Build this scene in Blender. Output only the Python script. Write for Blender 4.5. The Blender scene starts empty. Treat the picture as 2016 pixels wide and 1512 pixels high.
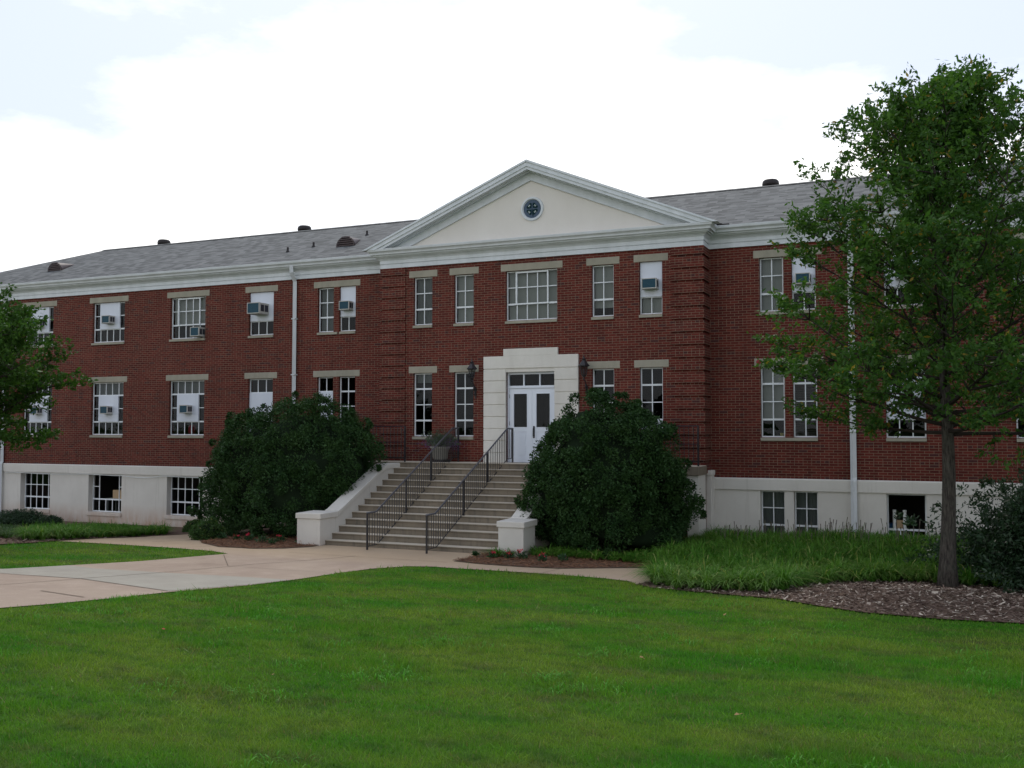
import bpy, math, random
import numpy as np
from mathutils import Vector, Matrix
from mathutils.geometry import delaunay_2d_cdt
sc = bpy.context.scene
col = sc.collection
R = math.radians

# ------------------------------------------------------------------ camera
cam = bpy.data.cameras.new('camera'); cam_ob = bpy.data.objects.new('camera', cam); col.objects.link(cam_ob)
cam.sensor_width = 36.0; cam.lens = 36.0 * 1929.18 / 2016.0; cam.clip_start = 0.1; cam.clip_end = 3000
cam_ob.location = (10.4757, -26.0948, 1.292)
cam_ob.rotation_euler = (math.pi / 2 + 0.0453, 0, 0.4103)
sc.camera = cam_ob
# ------------------------------------------------------------------ sky, sun, exposure
SUN_EL, SUN_AZ = 52.0, -25.0          # azimuth from +Y towards +X: the sun stands behind the building
w = bpy.data.worlds.new('World'); sc.world = w; w.use_nodes = True
nt = w.node_tree; nt.nodes.clear()
def wn(t, **k):
    n = nt.nodes.new(t)
    for a, b in k.items(): setattr(n, a, b)
    return n
wo = wn('ShaderNodeOutputWorld'); bg = wn('ShaderNodeBackground'); bg.inputs['Strength'].default_value = 0.12
sky = wn('ShaderNodeTexSky', sky_type='NISHITA', sun_disc=False, sun_elevation=R(SUN_EL), sun_rotation=R(SUN_AZ))
sky.air_density = 1.3; sky.dust_density = 3.0
tc = wn('ShaderNodeTexCoord')
mp = wn('ShaderNodeMapping'); mp.inputs['Scale'].default_value = (1, 1, 2.6)
nz = wn('ShaderNodeTexNoise'); nz.inputs['Scale'].default_value = 2.6; nz.inputs['Detail'].default_value = 9; nz.inputs['Roughness'].default_value = .6
cr = wn('ShaderNodeValToRGB'); cr.color_ramp.elements[0].position = .49; cr.color_ramp.elements[1].position = .74
sp = wn('ShaderNodeSeparateXYZ')
# thin bright cloud: strongest low down and towards the sun, greyer overhead and behind
mr = wn('ShaderNodeMapRange'); mr.inputs['From Min'].default_value = -0.6; mr.inputs['From Max'].default_value = 0.6
mr.inputs['To Min'].default_value = 9.6; mr.inputs['To Max'].default_value = 9.0
cc = wn('ShaderNodeCombineColor')
mx = wn('ShaderNodeMix', data_type='RGBA')
sk2 = wn('ShaderNodeMix', data_type='RGBA'); sk2.inputs['Factor'].default_value = .85
L = nt.links.new
L(tc.outputs['Generated'], mp.inputs['Vector']); L(mp.outputs[0], nz.inputs['Vector']); L(tc.outputs['Generated'], sp.inputs[0])
hz = wn('ShaderNodeMapRange'); hz.inputs['From Min'].default_value = 0.15; hz.inputs['From Max'].default_value = 0.36; hz.inputs['To Min'].default_value = 0.32; hz.inputs['To Max'].default_value = -0.05
L(sp.outputs['Z'], hz.inputs['Value'])
xb = wn('ShaderNodeMapRange'); xb.inputs['From Min'].default_value = 0.0; xb.inputs['From Max'].default_value = 0.42; xb.inputs['To Min'].default_value = 0.13; xb.inputs['To Max'].default_value = -0.07
xo = wn('ShaderNodeMath', operation='ADD'); xo.inputs[1].default_value = .32; xa_ = wn('ShaderNodeMath', operation='ABSOLUTE'); L(sp.outputs['X'], xo.inputs[0]); L(xo.outputs[0], xa_.inputs[0]); L(xa_.outputs[0], xb.inputs['Value'])
ad = wn('ShaderNodeMath', operation='ADD'); ad2 = wn('ShaderNodeMath', operation='ADD')
L(nz.outputs['Fac'], ad.inputs[0]); L(hz.outputs[0], ad.inputs[1]); L(ad.outputs[0], ad2.inputs[0]); L(xb.outputs[0], ad2.inputs[1]); L(ad2.outputs[0], cr.inputs['Fac'])
L(sp.outputs['Y'], mr.inputs['Value'])
for i, k in enumerate((1.0, 1.0, 1.0)):
    m_ = wn('ShaderNodeMath', operation='MULTIPLY'); m_.inputs[1].default_value = k
    L(mr.outputs[0], m_.inputs[0]); L(m_.outputs[0], cc.inputs[i])
L(sky.outputs[0], sk2.inputs['A']); sk2.inputs['B'].default_value = (4.75, 5.25, 6.4, 1)
L(cr.outputs['Color'], mx.inputs['Factor']); L(sk2.outputs['Result'], mx.inputs['A']); L(cc.outputs[0], mx.inputs['B'])
L(mx.outputs['Result'], bg.inputs['Color']); L(bg.outputs[0], wo.inputs['Surface'])
sun = bpy.data.lights.new('sun', 'SUN'); sun.energy = 1.0; sun.angle = R(14); sun.color = (1, .95, .87)
sun_ob = bpy.data.objects.new('sun', sun); col.objects.link(sun_ob)
dv = Vector((math.sin(R(SUN_AZ)) * math.cos(R(SUN_EL)), math.cos(R(SUN_AZ)) * math.cos(R(SUN_EL)), math.sin(R(SUN_EL))))
sun_ob.rotation_euler = dv.to_track_quat('Z', 'Y').to_euler(); sun_ob.location = (0, 40, 40)
sc.view_settings.view_transform = 'Standard'; sc.view_settings.look = 'None'; sc.view_settings.gamma = 1
sc.view_settings.exposure = 0.5
sc.cycles.max_bounces = 6; sc.cycles.transparent_max_bounces = 12

# ------------------------------------------------------------------ helpers
def tag(o, label=None, cat=None, group=None, kind=None):
    if label: o['label'] = label
    if cat: o['category'] = cat
    if group: o['group'] = group
    if kind: o['kind'] = kind
    return o
def empty(name, loc, label=None, cat=None, group=None, rz=0):
    o = bpy.data.objects.new(name, None); col.objects.link(o); o.location = loc; o.rotation_euler = (0, 0, rz)
    o.empty_display_size = .2
    return tag(o, label, cat, group)
class MB:
    def __init__(s): s.v = []; s.f = []
    def quad(s, *p):
        n = len(s.v); s.v += [tuple(q) for q in p]; s.f.append(tuple(range(n, n + len(p)))); return s
    def box(s, x0, x1, y0, y1, z0, z1):
        n = len(s.v)
        s.v += [(x0,y0,z0),(x1,y0,z0),(x1,y1,z0),(x0,y1,z0),(x0,y0,z1),(x1,y0,z1),(x1,y1,z1),(x0,y1,z1)]
        for f in ((0,3,2,1),(4,5,6,7),(0,1,5,4),(1,2,6,5),(2,3,7,6),(3,0,4,7)): s.f.append(tuple(n + i for i in f))
        return s
    def prism(s, pts, a, b, axis='y'):
        """extrude a 2D outline (x,z) along y (or (y,z) along x, (x,y) along z)"""
        n = len(s.v); k = len(pts)
        for t in (a, b):
            for p, q in pts:
                s.v.append((p, t, q) if axis == 'y' else (t, p, q) if axis == 'x' else (p, q, t))
        s.f.append(tuple(range(n, n + k))); s.f.append(tuple(range(n + 2 * k - 1, n + k - 1, -1)))
        for i in range(k):
            j = (i + 1) % k; s.f.append((n + i, n + k + i, n + k + j, n + j))
        return s
    def tube(s, pts, r, n=8, cap=True):
        pts = [Vector(p) for p in pts]; b = len(s.v); m = len(pts)
        rr = r if isinstance(r, (list, tuple)) else [r] * m
        ref = None
        for i, p in enumerate(pts):
            d = (pts[min(i + 1, m - 1)] - pts[max(i - 1, 0)])
            d.normalize()
            if ref is None or abs(ref.dot(d)) > .9: ref = Vector((0, 0, 1)) if abs(d.z) < .9 else Vector((1, 0, 0))
            u = ref.cross(d).normalized(); v = d.cross(u); ref = v.cross(d) * -1 if False else ref
            for k in range(n):
                a = 2 * math.pi * k / n; s.v.append(tuple(p + (u * math.cos(a) + v * math.sin(a)) * rr[i]))
        for i in range(m - 1):
            for k in range(n):
                j = (k + 1) % n; s.f.append((b + i*n + k, b + i*n + j, b + (i+1)*n + j, b + (i+1)*n + k))
        if cap: s.f.append(tuple(b + k for k in range(n - 1, -1, -1))); s.f.append(tuple(b + (m-1)*n + k for k in range(n)))
        return s
    def lathe(s, prof, c=(0,0,0), n=16, sq=False):
        b = len(s.v)
        for r, z in prof:
            for k in range(n):
                a = 2 * math.pi * (k + (.5 if sq else 0)) / n; s.v.append((c[0] + r * math.cos(a), c[1] + r * math.sin(a), c[2] + z))
        for i in range(len(prof) - 1):
            for k in range(n):
                j = (k + 1) % n; s.f.append((b + i*n + k, b + i*n + j, b + (i+1)*n + j, b + (i+1)*n + k))
        return s
    def build(s, name, m, parent=None, smooth=False, bevel=0):
        me = bpy.data.meshes.new(name); me.from_pydata(s.v, [], s.f); me.validate()
        me.materials.append(m)
        o = bpy.data.objects.new(name, me); col.objects.link(o)
        if parent is not None: o.parent = parent
        if smooth:
            me.shade_smooth()
        if bevel:
            b = o.modifiers.new('bevel', 'BEVEL'); b.width = bevel; b.segments = 2; b.limit_method = 'ANGLE'
        return o
def np_mesh(name, verts, faces_n, m, parent=None, smooth=False, attr=None):
    """verts (N,3); faces built from consecutive runs of faces_n vertices"""
    me = bpy.data.meshes.new(name); N = len(verts); F = N // faces_n
    me.vertices.add(N); me.vertices.foreach_set('co', np.ascontiguousarray(verts, dtype=np.float32).ravel())
    me.loops.add(N); me.loops.foreach_set('vertex_index', np.arange(N, dtype=np.int32))
    me.polygons.add(F); me.polygons.foreach_set('loop_start', np.arange(0, N, faces_n, dtype=np.int32))
    me.update(calc_edges=True); me.materials.append(m)
    if attr is not None:
        a = me.attributes.new('shade', 'FLOAT', 'POINT'); a.data.foreach_set('value', np.ascontiguousarray(attr, dtype=np.float32))
    o = bpy.data.objects.new(name, me); col.objects.link(o)
    if parent is not None: o.parent = parent
    return o

# ------------------------------------------------------------------ materials
def mat(name, base, rough=.6, spec=.3, metal=0, var=None, scale=3, bump=0, bscale=60, extra=None):
    m = bpy.data.materials.new(name); m.use_nodes = True; t = m.node_tree; n = t.nodes; b = n['Principled BSDF']
    b.inputs['Base Color'].default_value = (*base, 1); b.inputs['Roughness'].default_value = rough
    b.inputs['Specular IOR Level'].default_value = spec; b.inputs['Metallic'].default_value = metal
    if var or bump:
        g = n.new('ShaderNodeNewGeometry')
    if var:
        z = n.new('ShaderNodeTexNoise'); z.inputs['Scale'].default_value = scale; z.inputs['Detail'].default_value = 6; z.inputs['Roughness'].default_value = .65
        r = n.new('ShaderNodeMapRange'); r.inputs['From Min'].default_value = .3; r.inputs['From Max'].default_value = .7
        x = n.new('ShaderNodeMix'); x.data_type = 'RGBA'; x.inputs['A'].default_value = (*base, 1); x.inputs['B'].default_value = (*var, 1)
        mpg = n.new('ShaderNodeMapping'); mpg.inputs['Scale'].default_value = (1, 1, .38) if rough < .9 else (1, 1, 1)
        t.links.new(g.outputs['Position'], mpg.inputs['Vector']); t.links.new(mpg.outputs[0], z.inputs['Vector']); t.links.new(z.outputs['Fac'], r.inputs['Value'])
        t.links.new(r.outputs[0], x.inputs['Factor']); t.links.new(x.outputs['Result'], b.inputs['Base Color'])
    if bump:
        z2 = n.new('ShaderNodeTexNoise'); z2.inputs['Scale'].default_value = bscale; z2.inputs['Detail'].default_value = 4
        bp = n.new('ShaderNodeBump'); bp.inputs['Strength'].default_value = bump; bp.inputs['Distance'].default_value = .02
        t.links.new(g.outputs['Position'], z2.inputs['Vector']); t.links.new(z2.outputs['Fac'], bp.inputs['Height']); t.links.new(bp.outputs[0], b.inputs['Normal'])
    return m
M = {}
M['trim'] = mat('white_trim', (.63,.655,.68), .45, var=(.50,.53,.545), scale=2.8)
M['gutter'] = mat('gutter_metal', (.62,.64,.66), .35, var=(.5,.52,.52), scale=2.5)
M['stucco'] = mat('cream_stucco', (.67,.635,.585), .85, .15, var=(.62,.58,.53), scale=.8, bump=.25, bscale=90)
M['surround'] = mat('door_surround_paint', (.66,.635,.58), .8, .15, var=(.56,.535,.48), scale=2.2, bump=.2, bscale=80)
M['limestone'] = mat('limestone', (.34,.315,.25), .85, .15, var=(.25,.235,.185), scale=2.2, bump=.2, bscale=70)
M['door'] = mat('door_white_paint', (.66,.70,.76), .35, var=(.62,.66,.72), scale=1)
M['sash'] = mat('window_steel_white', (.70,.73,.75), .4, var=(.6,.62,.63), scale=8)
M['panel'] = mat('panel_white', (.60,.63,.69), .5, var=(.54,.57,.63), scale=1.2)
M['iron'] = mat('black_iron', (.018,.017,.02), .42, .4)
M['case'] = mat('unit_case', (.48,.47,.44), .5, var=(.38,.37,.34), scale=6)
M['teal'] = mat('unit_grille_teal', (.008,.048,.08), .55, var=(.012,.062,.09), scale=40)
M['darkslot'] = mat('dark_slot', (.03,.03,.04), .6)
M['blind'] = mat('blind_cream', (.50,.50,.45), .8, .1, var=(.44,.44,.39), scale=2)
M['blindgray'] = mat('blind_gray', (.26,.27,.25), .8, .1, var=(.2,.21,.19), scale=2)
M['venetian'] = mat('venetian', (.16,.13,.12), .6)
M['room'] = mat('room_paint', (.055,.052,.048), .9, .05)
M['vent'] = mat('vent_metal', (.10,.075,.07), .5, var=(.07,.05,.05), scale=4)
M['ventdark'] = mat('vent_dark', (.02,.016,.016), .6)

M['twig'] = mat('twig_bark', (.035,.028,.024), .9, .1)
M['emblemgreen'] = mat('emblem_green', (.004,.022,.026), .7, .1)
M['emblemwhite'] = mat('emblem_white', (.55,.62,.60), .5)
M['roundglass'] = mat('round_glass', (.055,.085,.13), .45, .2)
M['red'] = mat('alarm_red', (.22,.012,.015), .4)
M['planter'] = mat('planter_concrete', (.19,.185,.165), .85, .15, var=(.24,.23,.20), scale=6, bump=.3)
M['cardboard'] = mat('cardboard', (.42,.30,.18), .9)
M['yellow'] = mat('cup_yellow', (.6,.5,.15), .5)
M['whiteboard'] = mat('tube_white', (.6,.62,.6), .6)
M['redcloth'] = mat('red_cloth', (.35,.02,.04), .8)
M['bluecloth'] = mat('blue_plastic', (.02,.1,.25), .6)
M['redpetal'] = mat('petal_red', (.45,.015,.04), .6)
M['purple'] = mat('petal_purple', (.16,.08,.22), .7)

def glass_mat():
    m = bpy.data.materials.new('window_glass'); m.use_nodes = True; t = m.node_tree; n = t.nodes; n.clear()
    o = n.new('ShaderNodeOutputMaterial'); mx = n.new('ShaderNodeMixShader'); tr = n.new('ShaderNodeBsdfTransparent'); tr.inputs[0].default_value = (.58,.61,.62,1)
    gl = n.new('ShaderNodeBsdfGlossy'); gl.inputs['Roughness'].default_value = .02; gl.inputs['Color'].default_value = (.8,.85,.9,1)
    fr = n.new('ShaderNodeFresnel'); fr.inputs['IOR'].default_value = 1.27
    g = n.new('ShaderNodeNewGeometry'); nz = n.new('ShaderNodeTexNoise'); nz.inputs['Scale'].default_value = 1.7; bp = n.new('ShaderNodeBump'); bp.inputs['Strength'].default_value = .12; bp.inputs['Distance'].default_value = .05
    t.links.new(g.outputs['Position'], nz.inputs['Vector']); t.links.new(nz.outputs['Fac'], bp.inputs['Height']); t.links.new(bp.outputs[0], gl.inputs['Normal'])
    t.links.new(fr.outputs[0], mx.inputs[0]); t.links.new(tr.outputs[0], mx.inputs[1]); t.links.new(gl.outputs[0], mx.inputs[2]); t.links.new(mx.outputs[0], o.inputs[0])
    return m
M['glass'] = glass_mat()

def nodes_mat(name):
    m = bpy.data.materials.new(name); m.use_nodes = True; t = m.node_tree
    class N: pass
    h = N(); h.m = m; h.t = t; h.b = t.nodes['Principled BSDF']
    def new(ty, **k):
        n = t.nodes.new(ty)
        for a, b in k.items(): setattr(n, a, b)
        return n
    def math_(op, a, b=None, c=None):
        n = new('ShaderNodeMath', operation=op)
        for i, x in enumerate((a, b, c)):
            if x is None: continue
            if isinstance(x, (int, float)): n.inputs[i].default_value = x
            else: t.links.new(x, n.inputs[i])
        return n.outputs[0]
    def noise(v, s, d=5, r=.6):
        n = new('ShaderNodeTexNoise'); n.inputs['Scale'].default_value = s; n.inputs['Detail'].default_value = d; n.inputs['Roughness'].default_value = r
        if v is not None: t.links.new(v, n.inputs['Vector'])
        return n.outputs['Fac']
    def mixc(f, a, b, mode='MIX'):
        n = new('ShaderNodeMix', data_type='RGBA', blend_type=mode)
        for k, x in (('Factor', f), ('A', a), ('B', b)):
            if isinstance(x, (int, float)): n.inputs[k].default_value = x
            elif isinstance(x, tuple): n.inputs[k].default_value = (*x, 1)
            else: t.links.new(x, n.inputs[k])
        return n.outputs['Result']
    def rng(v, a, b, c=0, d=1):
        n = new('ShaderNodeMapRange'); t.links.new(v, n.inputs['Value'])
        for k, x in zip(('From Min','From Max','To Min','To Max'), (a, b, c, d)): n.inputs[k].default_value = x
        return n.outputs[0]
    def bump(hh, s, dist=.01):
        n = new('ShaderNodeBump'); n.inputs['Strength'].default_value = s; n.inputs['Distance'].default_value = dist; t.links.new(hh, n.inputs['Height']); t.links.new(n.outputs[0], h.b.inputs['Normal'])
    h.new, h.math, h.noise, h.mixc, h.rng, h.bump, h.link = new, math_, noise, mixc, rng, bump, t.links.new
    g = new('ShaderNodeNewGeometry'); h.pos = g.outputs['Position']; h.isl = g.outputs['Random Per Island']; h.nor = g.outputs['Normal']
    s = new('ShaderNodeSeparateXYZ'); t.links.new(h.pos, s.inputs[0]); h.x, h.y, h.z = s.outputs
    h.b.inputs['Roughness'].default_value = .85; h.b.inputs['Specular IOR Level'].default_value = .2
    return h

def brick_mat():
    h = nodes_mat('red_brick_common_bond')
    CH = .0678
    u = h.math('ADD', h.x, h.y); v = h.math('ADD', h.z, 10 * CH * 6 + .01)
    row = h.math('FLOOR', h.math('DIVIDE', v, CH))
    hdr = h.math('LESS_THAN', h.math('MODULO', row, 6), .5)
    W = h.math('SUBTRACT', .2132, h.math('MULTIPLY', hdr, .2132 / 2))
    off = h.math('MULTIPLY', h.math('MODULO', row, 2), .5)
    uu = h.math('ADD', h.math('DIVIDE', h.math('ADD', u, 60), W), off)
    colm = h.math('FLOOR', uu)
    fu = h.math('MULTIPLY', h.math('FRACT', uu), W); fv = h.math('MULTIPLY', h.math('FRACT', h.math('DIVIDE', v, CH)), CH)
    mj = .0105
    m1 = h.math('LESS_THAN', fu, mj); m2 = h.math('LESS_THAN', fv, mj)
    mort = h.math('MAXIMUM', m1, m2)
    cb = h.new('ShaderNodeCombineXYZ'); h.link(colm, cb.inputs[0]); h.link(row, cb.inputs[1])
    wn_ = h.new('ShaderNodeTexWhiteNoise', noise_dimensions='2D'); h.link(cb.outputs[0], wn_.inputs['Vector']); rnd = wn_.outputs['Value']
    c1 = h.mixc(h.rng(rnd, 0, 1), (.086,.0145,.0110), (.150,.027,.0185))
    dark = h.math('GREATER_THAN', rnd, h.math('SUBTRACT', .965, h.math('MULTIPLY', hdr, .14)))
    c2 = h.mixc(h.math('MULTIPLY', dark, .75), c1, (.05,.022,.024))
    c3 = h.mixc(h.rng(h.noise(h.pos, .55, 4), .35, .7, 0, .5), c2, h.mixc(1.0, c2, (.62,.56,.53), 'MULTIPLY'))
    c4 = h.mixc(h.rng(h.noise(h.pos, 90, 2), .3, .7, 0, .35), c3, h.mixc(1.0, c3, (.6,.6,.6), 'MULTIPLY'))
    mcol = h.mixc(h.noise(h.pos, 1.3, 3), (.12,.078,.052), (.25,.185,.13))
    c5 = h.mixc(mort, c4, mcol)
    sm_ = h.new('ShaderNodeMapping'); sm_.inputs['Scale'].default_value = (3.2, 3.2, .28); h.link(h.pos, sm_.inputs['Vector'])
    c5 = h.mixc(h.rng(h.noise(sm_.outputs[0], 1.0, 5, .65), .52, .74, 0, .5), c5, h.mixc(1.0, c5, (.50,.52,.56), 'MULTIPLY'))
    c5 = h.mixc(h.rng(h.noise(h.pos, .9, 6, .7), .60, .74, 0, .25), c5, (.16,.10,.085))
    c5 = h.mixc(h.math('MULTIPLY', h.rng(h.z, .9, 0, 0, 1), h.rng(h.noise(sm_.outputs[0], 2.0, 5), .3, .7, 0, .55)), c5, h.mixc(1.0, c5, (.55,.52,.5), 'MULTIPLY'))
    h.link(c5, h.b.inputs['Base Color'])
    h.bump(h.math('SUBTRACT', h.math('ADD', h.math('MULTIPLY', rnd, .15), 1), mort), .5, .006)
    return h.m
M['brick'] = brick_mat()

def foundation_mat():
    h = nodes_mat('painted_foundation')
    n1 = h.noise(h.pos, .7, 5)
    c = h.mixc(h.rng(n1, .3, .7), (.585,.56,.51), (.50,.475,.43))
    st = h.new('ShaderNodeMapping'); st.inputs['Scale'].default_value = (1.2, 1.2, .35); h.link(h.pos, st.inputs['Vector'])
    nn = h.noise(st.outputs[0], 1.6, 6, .7)
    low = h.rng(h.z, -1.35, -2.15, 0, 1)
    f = h.math('MULTIPLY', low, h.rng(nn, .28, .62))
    c = h.mixc(f, c, (.36,.20,.115))
    st2 = h.new('ShaderNodeMapping'); st2.inputs['Scale'].default_value = (9, 9, .6); h.link(h.pos, st2.inputs['Vector'])
    c = h.mixc(h.rng(h.noise(st2.outputs[0], 1, 4), .58, .8, 0, .35), c, (.30,.27,.23))
    h.link(c, h.b.inputs['Base Color']); h.bump(h.noise(h.pos, 80, 3), .25, .01)
    return h.m
M['foundation'] = foundation_mat()

def roof_mat():
    h = nodes_mat('asphalt_shingles')
    u = h.x; v = h.math('MULTIPLY', h.z, 1/.062)
    row = h.math('FLOOR', v); wr = h.new('ShaderNodeTexWhiteNoise', noise_dimensions='1D'); h.link(row, wr.inputs['W'])
    uu = h.math('ADD', h.math('DIVIDE', h.math('ADD', u, h.math('MULTIPLY', h.y, .0)), .26), h.math('MULTIPLY', wr.outputs['Value'], 7))
    cb = h.new('ShaderNodeCombineXYZ'); h.link(h.math('FLOOR', uu), cb.inputs[0]); h.link(row, cb.inputs[1])
    wn_ = h.new('ShaderNodeTexWhiteNoise', noise_dimensions='2D'); h.link(cb.outputs[0], wn_.inputs['Vector'])
    c = h.mixc(wn_.outputs['Value'], (.050,.055,.053), (.195,.202,.195))
    c = h.mixc(h.rng(h.noise(h.pos, 1.2, 5), .3, .7, 0, .4), c, (.12,.125,.125))
    c = h.mixc(h.rng(h.noise(h.pos, 130, 2), .3, .7, 0, .5), c, (.09,.085,.085))
    edge = h.math('LESS_THAN', h.math('FRACT', v), .16)
    c = h.mixc(h.math('MULTIPLY', edge, .45), c, (.05,.05,.052))
    h.link(c, h.b.inputs['Base Color']); h.bump(h.math('FRACT', v), .5, .012)
    return h.m
M['roof'] = roof_mat()

def step_mat():
    h = nodes_mat('weathered_concrete_steps')
    n1 = h.noise(h.pos, 1.1, 5)
    c = h.mixc(h.rng(n1, .3, .7), (.215,.178,.132), (.14,.118,.09))
    st = h.new('ShaderNodeMapping'); st.inputs['Scale'].default_value = (5, 1, .7); h.link(h.pos, st.inputs['Vector'])
    c = h.mixc(h.rng(h.noise(st.outputs[0], 2.2, 5), .5, .75, 0, .6), c, (.075,.07,.06))
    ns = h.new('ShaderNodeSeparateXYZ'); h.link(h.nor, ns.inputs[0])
    top = h.math('GREATER_THAN', ns.outputs[2], .5)            # upward faces get a paler colour than the risers
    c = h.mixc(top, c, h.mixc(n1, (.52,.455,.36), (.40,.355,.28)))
    h.link(c, h.b.inputs['Base Color']); h.bump(h.noise(h.pos, 70, 3), .25, .01)
    return h.m
M['steps'] = step_mat()

def lawn_color(h):
    p = h.new('ShaderNodeMapping'); p.inputs['Scale'].default_value = (1, 1.5, 0); h.link(h.pos, p.inputs['Vector'])
    a = h.noise(p.outputs[0], .42, 5, .6); b = h.noise(p.outputs[0], 2.3, 4, .6)
    c = h.mixc(h.rng(a, .38, .62), (.048,.190,.010), (.135,.228,.026))
    c = h.mixc(h.rng(b, .50, .70, 0, .75), c, (.030,.090,.016))
    a2 = h.noise(p.outputs[0], .9, 6, .7)
    c = h.mixc(h.rng(a2, .52, .66, 0, .7), c, (.100,.118,.036))
    return c
def lawn_mat():
    h = nodes_mat('lawn_soil_grass')
    c = h.mixc(1.0, lawn_color(h), (.72,.70,.75), 'MULTIPLY')
    c = h.mixc(h.rng(h.noise(h.pos, 60, 3, .7), .3, .7, 0, .6), c, (.03,.055,.012))
    h.link(c, h.b.inputs['Base Color']); h.b.inputs['Specular IOR Level'].default_value = .05
    h.bump(h.noise(h.pos, 45, 4, .7), .8, .03)
    return h.m
M['lawn'] = lawn_mat()
def leafy(name, cols, trans=.35, gloss=.12, rough=.45, pos_var=None, brown=None):
    """leaf/blade shader: per-leaf colour, some light through the leaf"""
    h = nodes_mat(name); t = h.t
    if cols == 'lawn':
        c = lawn_color(h); c = h.mixc(h.rng(h.isl, 0, 1, 0, .85), h.mixc(1.0, c, (.86,.88,.9), 'MULTIPLY'), h.mixc(1.0, c, (1.8,1.5,2.0), 'MULTIPLY'))
        c = h.mixc(h.math('GREATER_THAN', h.isl, .965), c, (.20,.18,.08))
    else:
        c = h.mixc(h.isl, cols[0], cols[1])
        c = h.mixc(h.rng(h.noise(h.pos, pos_var or 1.3, 3), .35, .65, 0, .6), c, cols[2])
        if brown: c = h.mixc(h.math('GREATER_THAN', h.isl, brown[0]), c, brown[1])
    h.link(c, h.b.inputs['Base Color']); h.b.inputs['Roughness'].default_value = rough; h.b.inputs['Specular IOR Level'].default_value = gloss
    tr = h.new('ShaderNodeBsdfTranslucent'); h.link(h.mixc(1.0, c, (1.2,1.3,.6), 'MULTIPLY'), tr.inputs['Color'])
    mx = h.new('ShaderNodeMixShader'); mx.inputs[0].default_value = trans
    out = t.nodes['Material Output']; h.link(h.b.outputs[0], mx.inputs[1]); h.link(tr.outputs[0], mx.inputs[2]); h.link(mx.outputs[0], out.inputs['Surface'])
    return h.m
M['blade'] = leafy('grass_blades', 'lawn', .3, .1)
M['oak'] = leafy('oak_leaves', ((.033,.090,.018), (.088,.178,.034), (.024,.066,.016)), .4, .12, .5, .9, (.972, (.22,.16,.03)))
M['oakleft'] = leafy('tree_leaves_left', ((.034,.088,.016), (.072,.150,.026), (.020,.055,.012)), .35, .1, .5, 1.1)
M['holly'] = leafy('holly_leaves', ((.009,.030,.009), (.032,.076,.022), (.036,.075,.018)), .15, .14, .5, 1.8)
M['shrub'] = leafy('loose_shrub_leaves', ((.020,.045,.020), (.035,.075,.032), (.014,.032,.014)), .2, .3, .4, 1.2)
M['dark_core'] = leafy('light_block_core', ((.010,.018,.008), (.014,.026,.012), (.008,.014,.007)), 0, .05, .8, 3)  # near-black colour of the bush core, deep inner shade painted in
M['liriope'] = leafy('liriope_blades', ((.034,.125,.012), (.085,.215,.026), (.11,.20,.032)), .3, .1, .5, .9, (.95, (.30,.33,.11)))
M['liriopedark'] = leafy('liriope_blades_dark', ((.020,.065,.015), (.045,.11,.024), (.05,.08,.02)), .3, .2, .45, .8, (.97, (.2,.2,.07)))
M['bedding'] = leafy('bedding_leaves', ((.022,.060,.022), (.05,.11,.04), (.03,.07,.03)), .2, .3, .4, 3)
M['grayleaf'] = leafy('gray_green_leaves', ((.07,.10,.06), (.10,.13,.08), (.06,.08,.06)), .2, .2, .6, 3)

def bark_mat():
    h = nodes_mat('bark'); mpp = h.new('ShaderNodeMapping'); mpp.inputs['Scale'].default_value = (1, 1, .16); h.link(h.pos, mpp.inputs['Vector'])
    n1 = h.noise(mpp.outputs[0], 34, 6, .7); c = h.mixc(h.rng(n1, .35, .65), (.018,.015,.013), (.105,.092,.078))
    c = h.mixc(h.rng(h.noise(h.pos, 5, 4), .5, .7, 0, .4), c, (.085,.088,.070)); h.link(c, h.b.inputs['Base Color']); h.bump(n1, 1.0, .05); return h.m
M['bark'] = bark_mat()
def path_mat():
    h = nodes_mat('pinkish_exposed_concrete')
    c = h.mixc(h.rng(h.noise(h.pos, .8, 6, .65), .35, .65), (.37,.295,.225), (.31,.24,.185))
    c = h.mixc(h.rng(h.noise(h.pos, 2.6, 4), .5, .7, 0, .5), c, (.44,.35,.28))
    c = h.mixc(h.rng(h.noise(h.pos, 160, 2), .35, .65, 0, .5), c, (.24,.17,.125))
    c = h.mixc(h.rng(h.noise(h.pos, .35, 6, .7), .60, .70, 0, .5), c, (.20,.14,.105))
    sandy = h.rng(h.y, -8.2, -6.8, 0, 1)
    c = h.mixc(h.math('MULTIPLY', sandy, .55), c, (.42,.31,.19))
    h.link(c, h.b.inputs['Base Color']); h.bump(h.noise(h.pos, 120, 3), .3, .01)
    return h.m
M['path'] = path_mat()
M['grayslab'] = mat('gray_concrete_slab', (.335,.31,.255), .85, .2, var=(.28,.255,.21), scale=1.6, bump=.3, bscale=110)
M['joint'] = mat('slab_joint', (.16,.125,.095), .95, .05)
M['mulch'] = mat('mulch_soil', (.10,.066,.050), .95, .05, var=(.17,.12,.09), scale=25, bump=1, bscale=60)
def chip_mat():
    h = nodes_mat('bark_chips')
    r = h.new('ShaderNodeValToRGB'); h.link(h.isl, r.inputs['Fac'])
    e = r.color_ramp.elements; e[0].color = (.055,.036,.03,1); e[1].color = (.50,.44,.36,1)
    e.new(.4).color = (.12,.082,.064,1); e.new(.75).color = (.21,.155,.125,1)
    h.link(r.outputs[0], h.b.inputs['Base Color']); h.b.inputs['Specular IOR Level'].default_value = .1
    return h.m
M['chips'] = chip_mat()
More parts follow.
